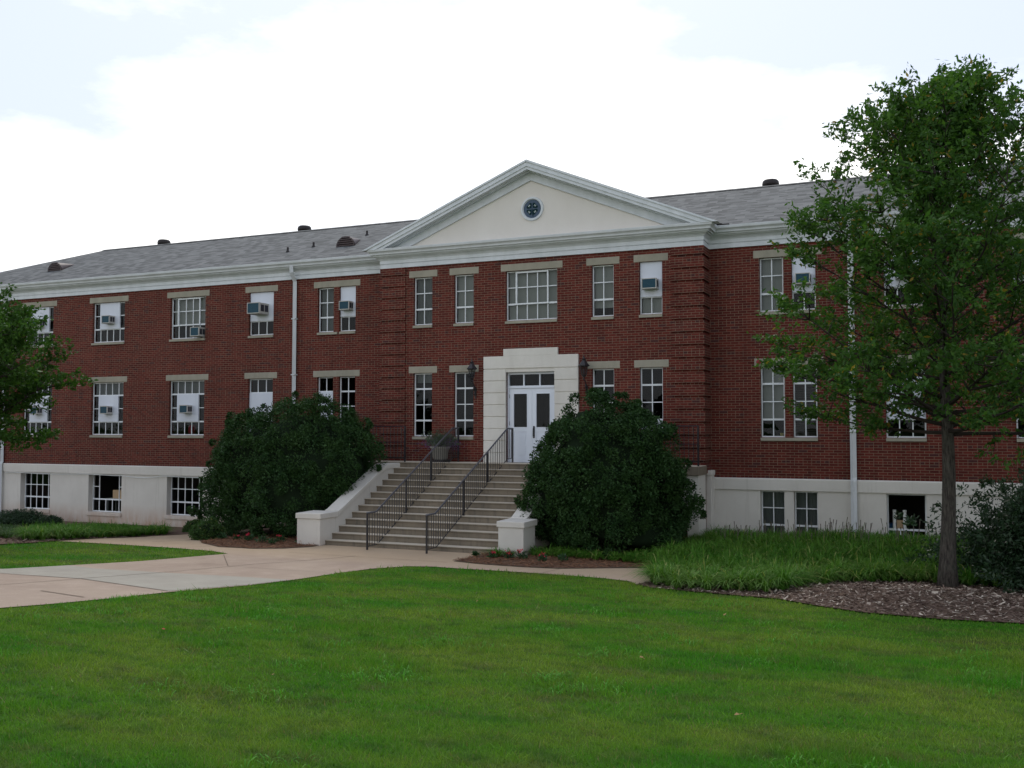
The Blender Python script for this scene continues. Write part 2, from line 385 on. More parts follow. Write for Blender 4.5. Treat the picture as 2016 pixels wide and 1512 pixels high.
def straw_mat():
    h = nodes_mat('pine_straw')
    c = h.mixc(h.isl, (.10,.045,.025), (.26,.135,.075)); h.link(c, h.b.inputs['Base Color']); h.b.inputs['Specular IOR Level'].default_value = .1
    return h.m
M['straw'] = straw_mat()

# ------------------------------------------------------------------ terrain
def smooth(t): t = np.clip(t, 0, 1); return t * t * (3 - 2 * t)
def ground(X, Y):
    X = np.asarray(X, float); Y = np.asarray(Y, float)
    z = -1.64 + 1.34 * (np.clip(-7 - Y, 0, 21) / 19.1) ** 1.35
    z = z - .42 * smooth((-5 - X) / 8) * smooth((Y + 8) / 6)
    return z + .12 * smooth((X - 5) / 4) * smooth((Y + 6) / 5) + .16 * np.exp(-(((X - 10.2) / 2.2) ** 2 + ((Y + 8.2) / 1.6) ** 2))
def inside(poly, X, Y):
    X = np.asarray(X); Y = np.asarray(Y); r = np.zeros(X.shape, bool); n = len(poly)
    for i in range(n):
        x1, y1 = poly[i]; x2, y2 = poly[(i + 1) % n]
        if y1 == y2: continue
        r ^= ((y1 > Y) != (y2 > Y)) & (X < (x2 - x1) * (Y - y1) / (y2 - y1) + x1)
    return r
def sheet(name, poly, dz, m, step=.3, mound=None):
    """polygon draped over the terrain"""
    n = len(poly); P = []
    for i in range(n):
        a = Vector(poly[i]); b = Vector(poly[(i + 1) % n]); k = max(1, int((b - a).length / step))
        P += [a.lerp(b, j / k) for j in range(k)]
    nb = len(P)
    xs = [p[0] for p in poly]; ys = [p[1] for p in poly]
    gx, gy = np.meshgrid(np.arange(min(xs) + step/2, max(xs), step), np.arange(min(ys) + step/2, max(ys), step))
    gx = gx.ravel(); gy = gy.ravel(); k = inside(poly, gx, gy); pts = P + [Vector((a, b)) for a, b in zip(gx[k], gy[k])]
    v, e, f, *_ = delaunay_2d_cdt(pts, [], [list(range(nb))], 1, 1e-5)
    X = np.array([p.x for p in v]); Y = np.array([p.y for p in v]); Z = ground(X, Y) + dz
    if mound: Z = Z + mound(X, Y)
    mb = MB(); mb.v = list(zip(X, Y, Z)); mb.f = [tuple(q) for q in f]
    o = mb.build(name, m, smooth=True)
    return o
xs = np.unique(np.concatenate([np.linspace(-600, -30, 12), np.linspace(-30, 20, 101), np.linspace(20, 600, 12)]))
ys = np.unique(np.concatenate([np.linspace(-600, -32, 10), np.linspace(-32, 2, 86), np.linspace(2, 600, 12)]))
gx, gy = np.meshgrid(xs, ys); gz = ground(gx, gy)
mb = MB(); mb.v = list(zip(gx.ravel(), gy.ravel(), gz.ravel())); nx = len(xs)
mb.f = [(j*nx+i, j*nx+i+1, (j+1)*nx+i+1, (j+1)*nx+i) for j in range(len(ys)-1) for i in range(nx-1)]
tag(mb.build('lawn', M['lawn'], smooth=True), kind='structure')

PATH = [(-30,-21.5),(-18.0,-16.9),(-9.0,-14.1),(-5.75,-12.91),(-5.49,-11.58),(-5.09,-10.11),(-4.9,-8.6),(-4.71,-7.72),(-5.4,-7.42),(-6.64,-7.28),(-9.05,-7.21),(-10.64,-7.27),(-10.79,-5.68),(-11.65,-2.82),(-10.72,-2.11),
 (-8.5,-4.46),(-6.9,-6.09),(-5.86,-6.68),(-4.82,-6.63),(-4.17,-6.3),(-3.79,-5.79),(-3.68,-5.3),(-3.5,-5.2),(.74,-5.2),(.65,-6.03),(.63,-6.69),(1.1,-6.83),(1.55,-6.9),(2.4,-6.94),(3.17,-6.85),(4.11,-6.36),(4.97,-5.91),(5.28,-6.64),(5.43,-7.77),
 (5.31,-8.44),(5.01,-8.0),(4.4,-7.81),(3.1,-7.7),(2.04,-7.7),(1.25,-7.74),(.64,-7.71),(.15,-7.93),(-.24,-8.71),(-.34,-9.84),(-.32,-11.24),(-.38,-12.35),(-.71,-13.96),(-.75,-15.06),(-.86,-16.08),(-1.1,-17.36),(-3.5,-19.6),(-12,-23.5),(-30,-28)]
tag(sheet('path', PATH, .012, M['path'], .35), kind='structure')
# the grey slabs across the walk, and the dark joints
GRAY = [(-9.0,-14.0),(-5.74,-12.85),(-5.46,-11.6),(-4.55,-11.78),(-3.08,-11.63),(-1.11,-11.34),(-.35,-11.3),(-.41,-12.29),(-.80,-13.88),(-3.29,-13.3),(-5.1,-13.44),(-5.72,-13.57),(-9.0,-14.7)]
tag(sheet('gray_slab', GRAY, .016, M['grayslab'], .35), kind='structure')
def strip(pts, wd):
    a = [Vector(p) for p in pts]; l = []; r = []
    for i, p in enumerate(a):
        d = (a[min(i+1, len(a)-1)] - a[max(i-1, 0)]).normalized(); n = Vector((-d.y, d.x)) * wd / 2
        l.append(tuple(p + n)); r.append(tuple(p - n))
    return l + r[::-1]
for pts, wd in (([(-3.46,-14.9),(-3.29,-13.3),(-3.04,-11.67),(-2.74,-9.28),(-1.82,-6.81)], .022), ([(-2.28,-15.01),(-1.12,-15.25)], .03), ([(-8.35,-6.32),(-7.66,-5.39)], .03),
                ([(-5.72,-13.57),(-3.29,-13.3),(-.80,-13.88)], .015), ([(-4.6,-8.0),(-2.9,-9.9),(-.4,-9.9)], .014), ([(-3.6,-6.9),(.6,-6.95)], .014), ([(3.2,-6.88),(3.1,-7.68)], .014), ([(-6.6,-7.2),(-6.1,-6.7)], .014)):
    tag(sheet('path_joint', strip(pts, wd), .0205, M['joint'], .4), kind='structure')

BED_R = [(.63,-6.69),(1.1,-6.83),(1.55,-6.9),(2.4,-6.94),(3.17,-6.85),(4.11,-6.36),(4.97,-5.91),(5.28,-6.64),(5.43,-7.77),(5.31,-8.44),(5.73,-8.88),(6.36,-8.99),(6.83,-9.1),(7.94,-9.4),(8.77,-10.02),(9.39,-10.34),(10.44,-10.47),(11.54,-10.29),(13.5,-10.0),(17,-9.0),(20,-6),(20,.3),(1.2,.3),(1.2,-4.9),(.74,-5.21)]
mound_r = None
TREE_Z = float(ground(10.6, -6.8))
BED_L = [(-6.9,-6.09),(-5.86,-6.68),(-4.82,-6.63),(-4.17,-6.3),(-3.79,-5.79),(-3.68,-5.3),(-3.72,.3),(-10.2,.3),(-10.72,-2.11),(-8.5,-4.46)]
BED_LL = [(-10.64,-7.27),(-10.61,-8.11),(-10.84,-8.8),(-11.3,-9.5),(-20,-12.6),(-30,-14),(-30,.3),(-10.6,.3),(-10.72,-2.11),(-11.65,-2.82),(-10.79,-5.68)]
tag(sheet('mulch_bed', BED_R, .022, M['mulch'], .35, mound_r), kind='structure')
tag(sheet('mulch_bed', BED_L, .022, M['mulch'], .35), kind='structure')
tag(sheet('mulch_bed', BED_LL, .022, M['mulch'], .5), kind='structure')

rng = np.random.default_rng(7)
def chips(name, n, box, region, size, m, mound=None, label='', excl=None):
    X = rng.uniform(box[0], box[1], n); Y = rng.uniform(box[2], box[3], n); k = inside(region, X, Y)
    if excl: k &= ~inside(excl, X, Y)
    X, Y = X[k], Y[k]; n = len(X); Z = ground(X, Y) + .026 + (mound(X, Y) if mound else 0)
    a = rng.uniform(0, 6.28, n); L_ = size[0] * rng.lognormal(0, .45, n); W_ = size[1] * rng.lognormal(0, .35, n); tl = rng.normal(0, .28, n)
    d = np.stack([np.cos(a), np.sin(a), np.tan(tl) * .6], 1) * L_[:, None] / 2; s = np.stack([-np.sin(a), np.cos(a), rng.normal(0, .45, n)], 1) * W_[:, None] / 2
    c = np.stack([X, Y, Z + np.abs(d[:, 2]) + rng.uniform(0, .015, n)], 1)
    V = np.stack([c - d - s, c + d - s * .6, c + d + s * .8, c - d + s], 1).reshape(-1, 3)
    return tag(np_mesh(name, V, 4, m), label, 'mulch', kind='stuff')
chips('bark_mulch', 26000, (5.2, 14.5, -10.6, -5.3), BED_R, (.055, .016), M['chips'], mound_r, 'shredded bark mulch around the tree trunk')
chips('pine_straw', 12000, (.5, 5.4, -7.1, -4.3), BED_R, (.09, .006), M['straw'], mound_r, 'brown pine straw in the bed beside the right pedestal')
chips('pine_straw', 9000, (-7.2, -3.6, -6.8, -3.8), BED_L, (.09, .006), M['straw'], None, 'brown pine straw at the foot of the left holly')
chips('bark_mulch', 9000, (-20, -10.4, -11, -4), BED_LL, (.06, .02), M['chips'], None, 'bark mulch in the far left bed')

# ------------------------------------------------------------------ grass blades on the lawn
def blades(name, X, Y, H, Wd, m, lean=.5, seg=1, mound=None, zoff=0, clump=None):
    n = len(X); Z = ground(X, Y) + zoff + (mound(X, Y) if mound is not None else 0)
    a = rng.uniform(0, 6.28, n); fa = rng.uniform(0, 6.28, n) if clump is None else clump
    ln = np.abs(rng.normal(0, lean, n)) if seg == 1 else np.abs(rng.normal(lean, lean * .35, n))
    d = np.stack([np.cos(fa) * ln, np.sin(fa) * ln], 1) * H[:, None]
    s = np.stack([np.cos(a), np.sin(a)], 1) * Wd[:, None] / 2
    if seg > 1: s = np.stack([-np.sin(fa), np.cos(fa)], 1) * Wd[:, None] / 2
    b = np.stack([X, Y], 1)
    if seg == 1:
        V = np.empty((n, 3, 3)); V[:, 0, :2] = b - s; V[:, 0, 2] = Z; V[:, 1, :2] = b + s; V[:, 1, 2] = Z; V[:, 2, :2] = b + d; V[:, 2, 2] = Z + H
        return np_mesh(name, V.reshape(-1, 3), 3, m)
    # arching blade: one 2*(seg)+1 strip as joined quads sharing vertices so each blade stays one island
    T = np.linspace(0, 1, seg + 1); rows = []
    for t in T:
        hor = d * (t ** 1.7); ver = H * (t * 1.35 - .62 * t * t * np.clip(ln, 0, 1.2) - .35 * t * t * t)
        wd = s * (1 - t ** 2.2) * 1.0 + s * .06
        rows.append((np.concatenate([b + hor - wd, (Z + ver)[:, None]], 1), np.concatenate([b + hor + wd, (Z + ver)[:, None]], 1)))
    V = np.stack([r for pair in rows for r in pair], 1)      # n, 2(seg+1), 3
    k = 2 * (seg + 1); idx = []
    base = (np.arange(n) * k)[:, None]
    F = np.concatenate([base + np.array([2*i, 2*i+1, 2*i+3, 2*i+2]) for i in range(seg)], 1).reshape(-1)
    me = bpy.data.meshes.new(name); me.vertices.add(n * k); me.vertices.foreach_set('co', V.astype(np.float32).ravel())
    me.loops.add(len(F)); me.loops.foreach_set('vertex_index', F.astype(np.int32)); me.polygons.add(len(F) // 4)
    me.polygons.foreach_set('loop_start', np.arange(0, len(F), 4, dtype=np.int32)); me.update(calc_edges=True); me.materials.append(m)
    o = bpy.data.objects.new(name, me); col.objects.link(o); return o
CX, CY = 10.4757, -26.0948
def lawn_points(n, rmin, rmax):
    """scatter inside a wedge somewhat wider than any sideways view needs"""
    r = np.sqrt(rng.uniform(rmin ** 2, rmax ** 2, n)); a = rng.uniform(-.72, .72, n) + .41
    X = CX - np.sin(a) * r; Y = CY + np.cos(a) * r
    k = ~(inside(PATH, X, Y) | inside(BED_R, X, Y) | inside(BED_L, X, Y) | inside(BED_LL, X, Y)) & (Y < -4)
    return X[k], Y[k]
px, py = [], []; hh, ww = [], []
for n, r0, r1, h0, w0 in ((150000, 2.8, 7.5, .036, .0065), (170000, 7.5, 13, .038, .010), (170000, 13, 20, .038, .014), (120000, 20, 30, .042, .021)):
    X, Y = lawn_points(n, r0, r1); px.append(X); py.append(Y)
    pt = .75 + .5 * (np.sin(X * 1.7 + np.sin(Y * 1.3) * 2) * np.sin(Y * 2.1 + np.sin(X * .9) * 2) > .45)
    hh.append(h0 * rng.lognormal(0, .3, len(X)) * pt); ww.append(np.full(len(X), w0) * rng.uniform(.6, 1.2, len(X)))
go = blades('grass', np.concatenate(px), np.concatenate(py), np.concatenate(hh), np.concatenate(ww), M['blade'], .75)
tag(go, 'short mown green grass of the lawn', 'grass', kind='stuff')
# coarse tufts of a broader weed grass
cx_ = rng.uniform(-3, 12, 620); cy_ = rng.uniform(-22, -10, 620)
k = ((np.sin(cx_ * 1.7 + np.sin(cy_ * 1.3) * 2) * np.sin(cy_ * 2.1 + np.sin(cx_ * .9) * 2)) > .35); cx_, cy_ = cx_[k], cy_[k]
X = np.repeat(cx_, 40) + rng.normal(0, .13, len(cx_) * 40); Y = np.repeat(cy_, 40) + rng.normal(0, .13, len(cx_) * 40)
k = ~(inside(PATH, X, Y) | inside(BED_R, X, Y)); X, Y = X[k], Y[k]
M['weed'] = leafy('weed_blades', ((.07,.25,.018), (.13,.34,.05), (.05,.20,.012)), .35, .12, .5)
tag(blades('weed_grass', X, Y, .065 * rng.lognormal(0, .3, len(X)), np.full(len(X), .010), M['weed'], .9, 3), 'brighter coarse grass tufts scattered through the lawn', 'grass', kind='stuff')
M['dryleaf'] = mat('dry_leaf', (.26,.17,.08), .8, .1)
# a few fallen leaves
for i, (x, y) in enumerate([(3.97,-12.45),(7.61,-11.85),(7.6,-16.07),(2.3,-17.27),(5.04,-18.91),(9.01,-18.31)]):
    z = float(ground(x, y)) + .045; mb = MB(); a = i * 1.3; c, s = math.cos(a), math.sin(a); pts = [(-.035,0,0),(-.016,.019,.016),(.006,.009,.008),(.022,.017,.012),(.042,0,.02),(.014,-.018,.016),(-.004,-.007,.006),(-.02,-.013,.004)]
    mb.quad(*[(x + p*c - q*s, y + p*s + q*c, z + r) for p, q, r in pts])
    lab = ['dry tan leaf on the far lawn in line with the right handrail', 'dry tan leaf on the far lawn near the liriope corner', 'dry tan leaf in the middle of the lawn', 'dry reddish leaf on the left of the lawn', 'dry leaf on the near lawn left of centre', 'dry leaf on the near lawn at the right'][i]
    tag(mb.build('fallen_leaf', M['dryleaf'] if i != 3 else M['redcloth']), lab, 'leaf', 'fallen leaves on the lawn')

# ------------------------------------------------------------------ the building
B = empty('brick_building', (0, 0, -1.64), 'long two-storey red brick building with white cornice, pediment and hipped grey roof', 'building')
def bpart(mb, name, m, parent=None, **k):
    o = mb.build(name, m, parent or B, **k)
    if (parent or B) is B: o.matrix_parent_inverse = Matrix.Translation((0, 0, 1.64))
    return o
def wall_holes(mb, x0, x1, z0, z1, y, holes, depth):
    """front face at y with rectangular openings (hx0,hx1,hz0,hz1) and reveals going back"""
    xs = sorted({x0, x1, *[h[0] for h in holes], *[h[1] for h in holes]}); zs = sorted({z0, z1, *[h[2] for h in holes], *[h[3] for h in holes]})
    xs = [x for x in xs if x0 <= x <= x1]; zs = [z for z in zs if z0 <= z <= z1]
    for i in range(len(xs) - 1):
        for j in range(len(zs) - 1):
            a, b, c, d = xs[i], xs[i+1], zs[j], zs[j+1]; mx_, mz_ = (a + b) / 2, (c + d) / 2
            if any(h[0] < mx_ < h[1] and h[2] < mz_ < h[3] for h in holes): continue
            mb.quad((a,y,c),(b,y,c),(b,y,d),(a,y,d)); mb.quad((a,y+depth,c),(a,y+depth,d),(b,y+depth,d),(b,y+depth,c))
    for a, b, c, d in holes:
        mb.quad((a,y,c),(a,y,d),(a,y+depth,d),(a,y+depth,c)); mb.quad((b,y,c),(b,y+depth,c),(b,y+depth,d),(b,y,d))
        mb.quad((a,y,d),(b,y,d),(b,y+depth,d),(a,y+depth,d)); mb.quad((a,y,c),(a,y+depth,c),(b,y+depth,c),(b,y,c))
UZ = (4.35, 5.771); LZ = (1.06, 2.923)
PW = .66
# spec: x0, x1, cols, storey, content
WIN = []
def addw(x0, x1, cols, st, y=0, **k): WIN.append(dict(x0=x0, x1=x1, cols=cols, st=st, y=y, **k))
# left wing (mirrored bays), from the corner outwards
addw(-6.83,-6.22,2,'U', panel=('full',0,2), ac='s');            addw(-7.64,-7.04,2,'U', blind='gray', back='wall')
addw(-6.83,-6.22,2,'L');                                        addw(-7.64,-7.04,2,'L', panel=('full',1,4))
addw(-10.35,-9.36,3,'U', panel=('full',0,2), ac='L');           addw(-10.35,-9.36,3,'L', panel=('full',1,4))
addw(-13.69,-12.17,5,'U', blind='cream', bz=2, sash=1, ac='low'); addw(-13.69,-12.17,5,'L', panel=('mid',1,3), ac='s', blind='gray', bz=1)
addw(-17.27,-15.76,5,'U', panel=('mid',0,2), ac='s');           addw(-17.27,-15.76,5,'L', panel=('mid',1,3), ac='s', blind='gray', bz=1)
addw(-20.67,-19.2,5,'U', panel=('mid',0,2), ac='s');            addw(-20.67,-19.2,5,'L', panel=('mid',1,3), ac='s')
addw(-24.3,-22.8,5,'U', blind='cream', bz=2);                   addw(-24.3,-22.8,5,'L')
# right wing
addw(6.22,6.83,2,'U', blind='cream', bz=3);                     addw(7.04,7.64,2,'U', panel=('full',0,2), ac='s')
addw(6.22,6.83,2,'L', blind='cream', bz=3);                     addw(7.04,7.64,2,'L', blind='venetian', bz=4)
addw(9.28,10.2,3,'U', panel=('full',0,2), ac='s');              addw(9.28,10.2,3,'L', panel=('full',0,3))
addw(12.17,13.69,5,'U', blind='cream', bz=2);                   addw(12.17,13.69,5,'L')
addw(15.76,17.27,5,'U', blind='gray', bz=2);                    addw(15.76,17.27,5,'L')
# pavilion
addw(-3.78,-3.15,2,'U', y=-PW, blind='gray', bz=3);  addw(-2.43,-1.80,2,'U', y=-PW, blind='green', bz=3)
addw(-.783,.783,5,'U', y=-PW, blind='green', bz=3, sash=1)
addw(1.80,2.43,2,'U', y=-PW, blind='green', bz=3, gap=.25);   addw(3.15,3.78,2,'U', y=-PW, panel=('full',0,2), ac='s', blind='cream', bz=3)
addw(-3.78,-3.15,2,'L', y=-PW, blind='gray', bz=.6); addw(-2.43,-1.80,2,'L', y=-PW)
addw(1.80,2.43,2,'L', y=-PW); addw(3.15,3.78,2,'L', y=-PW, panel=('full',3,4))
# basement
BZ = (-1.66, -.33)
addw(-20.66,-19.17,5,'B'); addw(-17.29,-15.74,5,'B', sash=2); addw(-13.7,-12.17,5,'B'); addw(-10.2,-9.3,3,'B')
addw(6.185,6.80,2,'B', blind='gray', bz=3); addw(7.03,7.62,2,'B', blind='gray', bz=3, gap=.12); addw(9.26,10.17,3,'B', sash=3); addw(12.17,13.69,5,'B')
def zr(st): return dict(U=UZ, L=LZ, B=BZ)[st]
wing_l = MB(); wing_r = MB(); pav = MB(); fnd_l = MB(); fnd_r = MB()
H = lambda xa, xb, sts, y: [(w_['x0'], w_['x1'], *zr(w_['st'])) for w_ in WIN if xa < w_['x0'] < xb and w_['st'] in sts and w_['y'] == y]
wall_holes(wing_l, -27, -4.86, 0, 6.5, 0, H(-27,-4.86,'UL',0), .24)
wall_holes(wing_r, 4.86, 27, 0, 6.5, 0, H(4.86,27,'UL',0), .24)
DOOR = (-.76, .72, .30, 2.88)
wall_holes(pav, -4.86, 4.86, -1.7, 6.5, -PW, H(-4.8,4.8,'UL',-PW) + [DOOR], .24)
pav.quad((4.86,-PW,-1.7),(4.86,.0,-1.7),(4.86,.0,6.5),(4.86,-PW,6.5)); pav.quad((-4.86,-PW,-1.7),(-4.86,-PW,6.5),(-4.86,0,6.5),(-4.86,0,-1.7))
wall_holes(fnd_l, -27.03, -4.86, -2.6, -.31, -.03, H(-27,-4.86,'B',0), .30)
wall_holes(fnd_r, 4.86, 27.03, -2.6, -.31, -.03, H(4.86,27,'B',0), .30)
for mbx, a, b in ((wing_l, -27, -27), (wing_r, 27, 27)):
    mbx.quad((a,0,0),(a,10.5,0),(a,10.5,6.5),(a,0,6.5))
wing_l.quad((-27,10.5,-1.7),(27,10.5,-1.7),(27,10.5,6.5),(-27,10.5,6.5))
o = bpart(wing_l, 'brick_wall', M['brick']); o = bpart(wing_r, 'brick_wall', M['brick']); bpart(pav, 'brick_wall', M['brick'])
for fm, xa, xb in ((fnd_l, -27.06, -4.86), (fnd_r, 4.86, 27.06)):
    xe = -27.03 if xa < -20 else 27.03
    fm.quad((xe,-.03,-2.6),(xe,10.5,-2.6),(xe,10.5,-.31),(xe,-.03,-.31))
    bpart(fm, 'foundation_wall', M['foundation'])
    lb = MB(); lb.prism([(-.07,-.31),(-.07,-.03),(-.055,-.01),(.02,.005),(.02,-.31)], xa, xb, 'x'); bpart(lb, 'water_table', M['foundation'], bevel=.006)
# brick quoins on the pavilion corners: four courses proud, one course back
for s in (-1, 1):
    q = MB(); z = .375 - .339
    for i in range(-1, 18):
        z0 = 5.86 - .339 * i + .02; z1 = min(z0 + .271, 6.1)
        if z1 < .3 or z0 > 6.09: continue
        e = 4.86 + .05
        if s > 0: q.box(4.04, e, -PW-.05, -.001, z0, z1)
        else: q.box(-e, -4.04, -PW-.05, -.001, z0, z1)
    bpart(q, 'quoin', M['brick'])
# interior: dark rooms behind the windows
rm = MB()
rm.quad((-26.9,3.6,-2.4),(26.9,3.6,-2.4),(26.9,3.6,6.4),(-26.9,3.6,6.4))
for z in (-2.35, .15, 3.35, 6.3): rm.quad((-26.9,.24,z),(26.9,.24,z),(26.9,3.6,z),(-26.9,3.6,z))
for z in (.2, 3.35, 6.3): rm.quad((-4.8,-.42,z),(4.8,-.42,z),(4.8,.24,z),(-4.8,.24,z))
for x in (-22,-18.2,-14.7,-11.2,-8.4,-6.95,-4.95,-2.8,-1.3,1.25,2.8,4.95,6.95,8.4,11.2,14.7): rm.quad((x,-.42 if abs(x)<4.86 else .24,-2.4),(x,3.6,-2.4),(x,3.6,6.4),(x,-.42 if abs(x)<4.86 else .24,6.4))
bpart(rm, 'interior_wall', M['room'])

# windows
def frame_quads(mb, x0, x1, z0, z1, y, t, d):
    mb.box(x0, x1, y, y+d, z0, z0+t); mb.box(x0, x1, y, y+d, z1-t, z1); mb.box(x0, x0+t, y, y+d, z0+t, z1-t); mb.box(x1-t, x1, y, y+d, z0+t, z1-t)
ACS = []
for W_ in WIN:
    x0, x1, y, st, cols = W_['x0'], W_['x1'], W_['y'], W_['st'], W_['cols']; z0, z1 = zr(st)
    rows = dict(U=3, L=4, B=3)[st]; yf = y + (.09 if st != 'B' else .17)
    pn = W_.get('panel'); sash = W_.get('sash', 0)
    mb = MB(); t = .026
    frame_quads(mb, x0+.002, x1-.002, z0+.002, z1-.002, yf, .034, .04)
    cx = [x0 + (x1 - x0) * i / cols for i in range(1, cols)]; rz = [z1 - (z1 - z0) * i / rows for i in range(1, rows)]
    hx0, hx1 = x0 + .034, x1 - .034; hz0, hz1 = z0 + .034, z1 - .034
    def covered(xm, zm):
        if not pn: return sash == 3 and zm > rz[-1] + .02 or (sash == 2 and cx[0]+.02 < xm < cx[-1]-.02 and zm > rz[-1]+.02)
        a = z1 - (z1 - z0) * pn[1] / rows; b = z1 - (z1 - z0) * pn[2] / rows
        if not (b + .015 < zm < a - .015): return False
        return pn[0] == 'full' or cx[0] + .02 < xm < cx[-1] - .02
    zc = [hz1] + rz + [hz0]; xc = [hx0] + cx + [hx1]
    for i, x in enumerate(cx):
        for j in range(rows):
            if not covered(x, (zc[j] + zc[j+1]) / 2): mb.box(x - t/2, x + t/2, yf + .004, yf + .032, zc[j+1], zc[j])
    for j, z in enumerate(rz):
        tt = .05 if (j == rows - 2 or (rows == 4 and j == 0)) else t
        for i in range(cols):
            if not covered((xc[i] + xc[i+1]) / 2, z): mb.box(xc[i], xc[i+1], yf + .001, yf + .035, z - tt/2, z + tt/2)
    if sash == 1:   # the hinged hopper in the middle, pushed slightly open at its foot
        a, b = cx[0], cx[-1]; c, d = rz[-1], z1 - .03
        frame_quads(mb, a - .03, b + .03, c - .02, d, yf - .035, .04, .03)
    wo_ = bpart(mb, 'window', M['sash'])
    gl = MB(); gl.quad((hx0,yf+.02,hz0),(hx1,yf+.02,hz0),(hx1,yf+.02,hz1),(hx0,yf+.02,hz1))
    if st == 'B' and sash in (2, 3):
        gl = MB(); gl.quad((hx0,yf+.02,hz0),(hx1,yf+.02,hz0),(hx1,yf+.02,rz[-1]),(hx0,yf+.02,rz[-1]))
    bpart(gl, 'pane', M['glass'], wo_)
    if pn:
        a = z1 - (z1 - z0) * pn[1] / rows - (0 if pn[1] else .0); b = z1 - (z1 - z0) * pn[2] / rows
        xa, xb = (x0 + .012, x1 - .012) if pn[0] == 'full' else (cx[0] - .01, cx[-1] + .01)
        pb = MB(); pb.box(xa, xb, yf - .028, yf - .004, b, a - .004); pb.box(xa - .004, xb + .004, yf - .034, yf - .028, b, b + .03)
        bpart(pb, 'panel', M['panel'], wo_)
    bl = W_.get('blind')
    if bl:
        bz = W_.get('bz', rows); zb = max(z1 - (z1 - z0) * bz / rows, z0) + W_.get('gap', 0)
        bb = MB()
        if bl == 'venetian':
            z = z1 - .05
            while z > zb + .03: bb.quad((hx0,yf+.10,z),(hx1,yf+.10,z),(hx1,yf+.125,z-.03),(hx0,yf+.125,z-.03)); z -= .045
        else:
            n = 14
            for i in range(n):
                xa = hx0 + (hx1 - hx0) * i / n; xb = hx0 + (hx1 - hx0) * (i + 1) / n; ya = yf + .11 + (.012 if i % 2 else 0); yb = yf + .11 + (0 if i % 2 else .012)
                if bl == 'gray': bb.quad((xa,ya,zb),(xb,yb,zb),(xb,yb,z1),(xa,ya,z1))
                elif i == 0: bb.quad((hx0,yf+.11,zb),(hx1,yf+.11,zb),(hx1,yf+.11,z1),(hx0,yf+.11,z1))
        bpart(bb, 'blind', M['venetian'] if bl == 'venetian' else M['blindgray'] if bl == 'gray' else M['blind'], wo_)
    if W_.get('ac'): ACS.append((W_, (z0, z1), rows, yf))
# lintels and sills (stone): one over each bay, one across each pair
def lintel(x0, x1, z, y, h=.2): mb = MB(); mb.box(x0, x1, y - .006, y + .10, z, z + h); return bpart(mb, 'lintel', M['limestone'], bevel=.008)
def sill(x0, x1, z, y): mb = MB(); mb.prism([(y-.05, z-.09),(y-.05, z-.014),(y+.12, z),(y+.12, z-.09)], x0, x1, 'x'); return bpart(mb, 'sill', M['limestone'], bevel=.005)
done = set()
for W_ in WIN:
    x0, x1, y, st = W_['x0'], W_['x1'], W_['y'], W_['st']; z0, z1 = zr(st)
    pair = W_['cols'] == 2 and y == 0
    if pair:
        s = -1 if x0 < 0 else 1; key = (s, st)
        lo, hi = (6.22, 7.64) if s > 0 else (-7.64, -6.22)
    if st == 'B':
        mb = MB(); mb.box(x0 - .06, x1 + .02, -.075, .14, z0 - .12, z0 + .001); bpart(mb, 'sill', M['foundation'], bevel=.006); continue
    if pair and key in done: 
        if s < 0 and st == 'U': sill(-6.80, -6.22, z0, y)
        continue
    if pair: done.add(key)
    a, b = (lo, hi) if pair else (x0, x1)
    lintel(a - .155, b + .165, z1 + .001, y)
    if pair and s < 0 and st == 'U': sill(-7.64, -6.88, z0, y)
    else: sill(a - .005, b + .005, z0, y)

# cornice swept round the pavilion
path_pts = [(-27.0, 0), (-4.86, 0), (-4.86, -PW), (4.86, -PW), (4.86, 0), (27.0, 0)]
def offset_path(o_):
    out = []; n = len(path_pts)
    for i, (x, y) in enumerate(path_pts):
        ns = []
        for a, b in ((i-1, i), (i, i+1)):
            if a < 0 or b >= n: continue
            d = Vector((path_pts[b][0]-path_pts[a][0], path_pts[b][1]-path_pts[a][1])).normalized(); ns.append(Vector((d.y, -d.x)))
        v = ns[0] if len(ns) == 1 else (ns[0] + ns[1]) / (1 + ns[0].dot(ns[1]))
        out.append((x + v.x * o_, y + v.y * o_))
    out[0] = (-27 - o_, out[0][1]); out[-1] = (27 + o_, out[-1][1])
    return out
def sweep(prof, name, m):
    mb = MB(); ln = [offset_path(o_) for o_, z in prof]; k = len(prof)
    for i in range(len(path_pts)):
        for j in range(k): mb.v.append((*ln[j][i], prof[j][1]))
    for i in range(len(path_pts) - 1):
        for j in range(k - 1): mb.f.append((i*k+j, (i+1)*k+j, (i+1)*k+j+1, i*k+j+1))
    return bpart(mb, name, m)
sweep([(0.002,6.10),(.045,6.10),(.045,6.215),(.030,6.222),(.030,6.228),(.055,6.235),(.055,6.335),(.065,6.345),(.085,6.375),(.12,6.405),(.16,6.42),(.165,6.44),(.215,6.445),(.215,6.47),(.235,6.47),(.235,6.50)], 'cornice', M['trim'])
sweep([(.235,6.495),(.250,6.485),(.275,6.49),(.282,6.53),(.300,6.555),(.335,6.585),(.345,6.64),(.345,6.655),(.332,6.655),(.325,6.62),(.20,6.615)], 'gutter', M['gutter'])

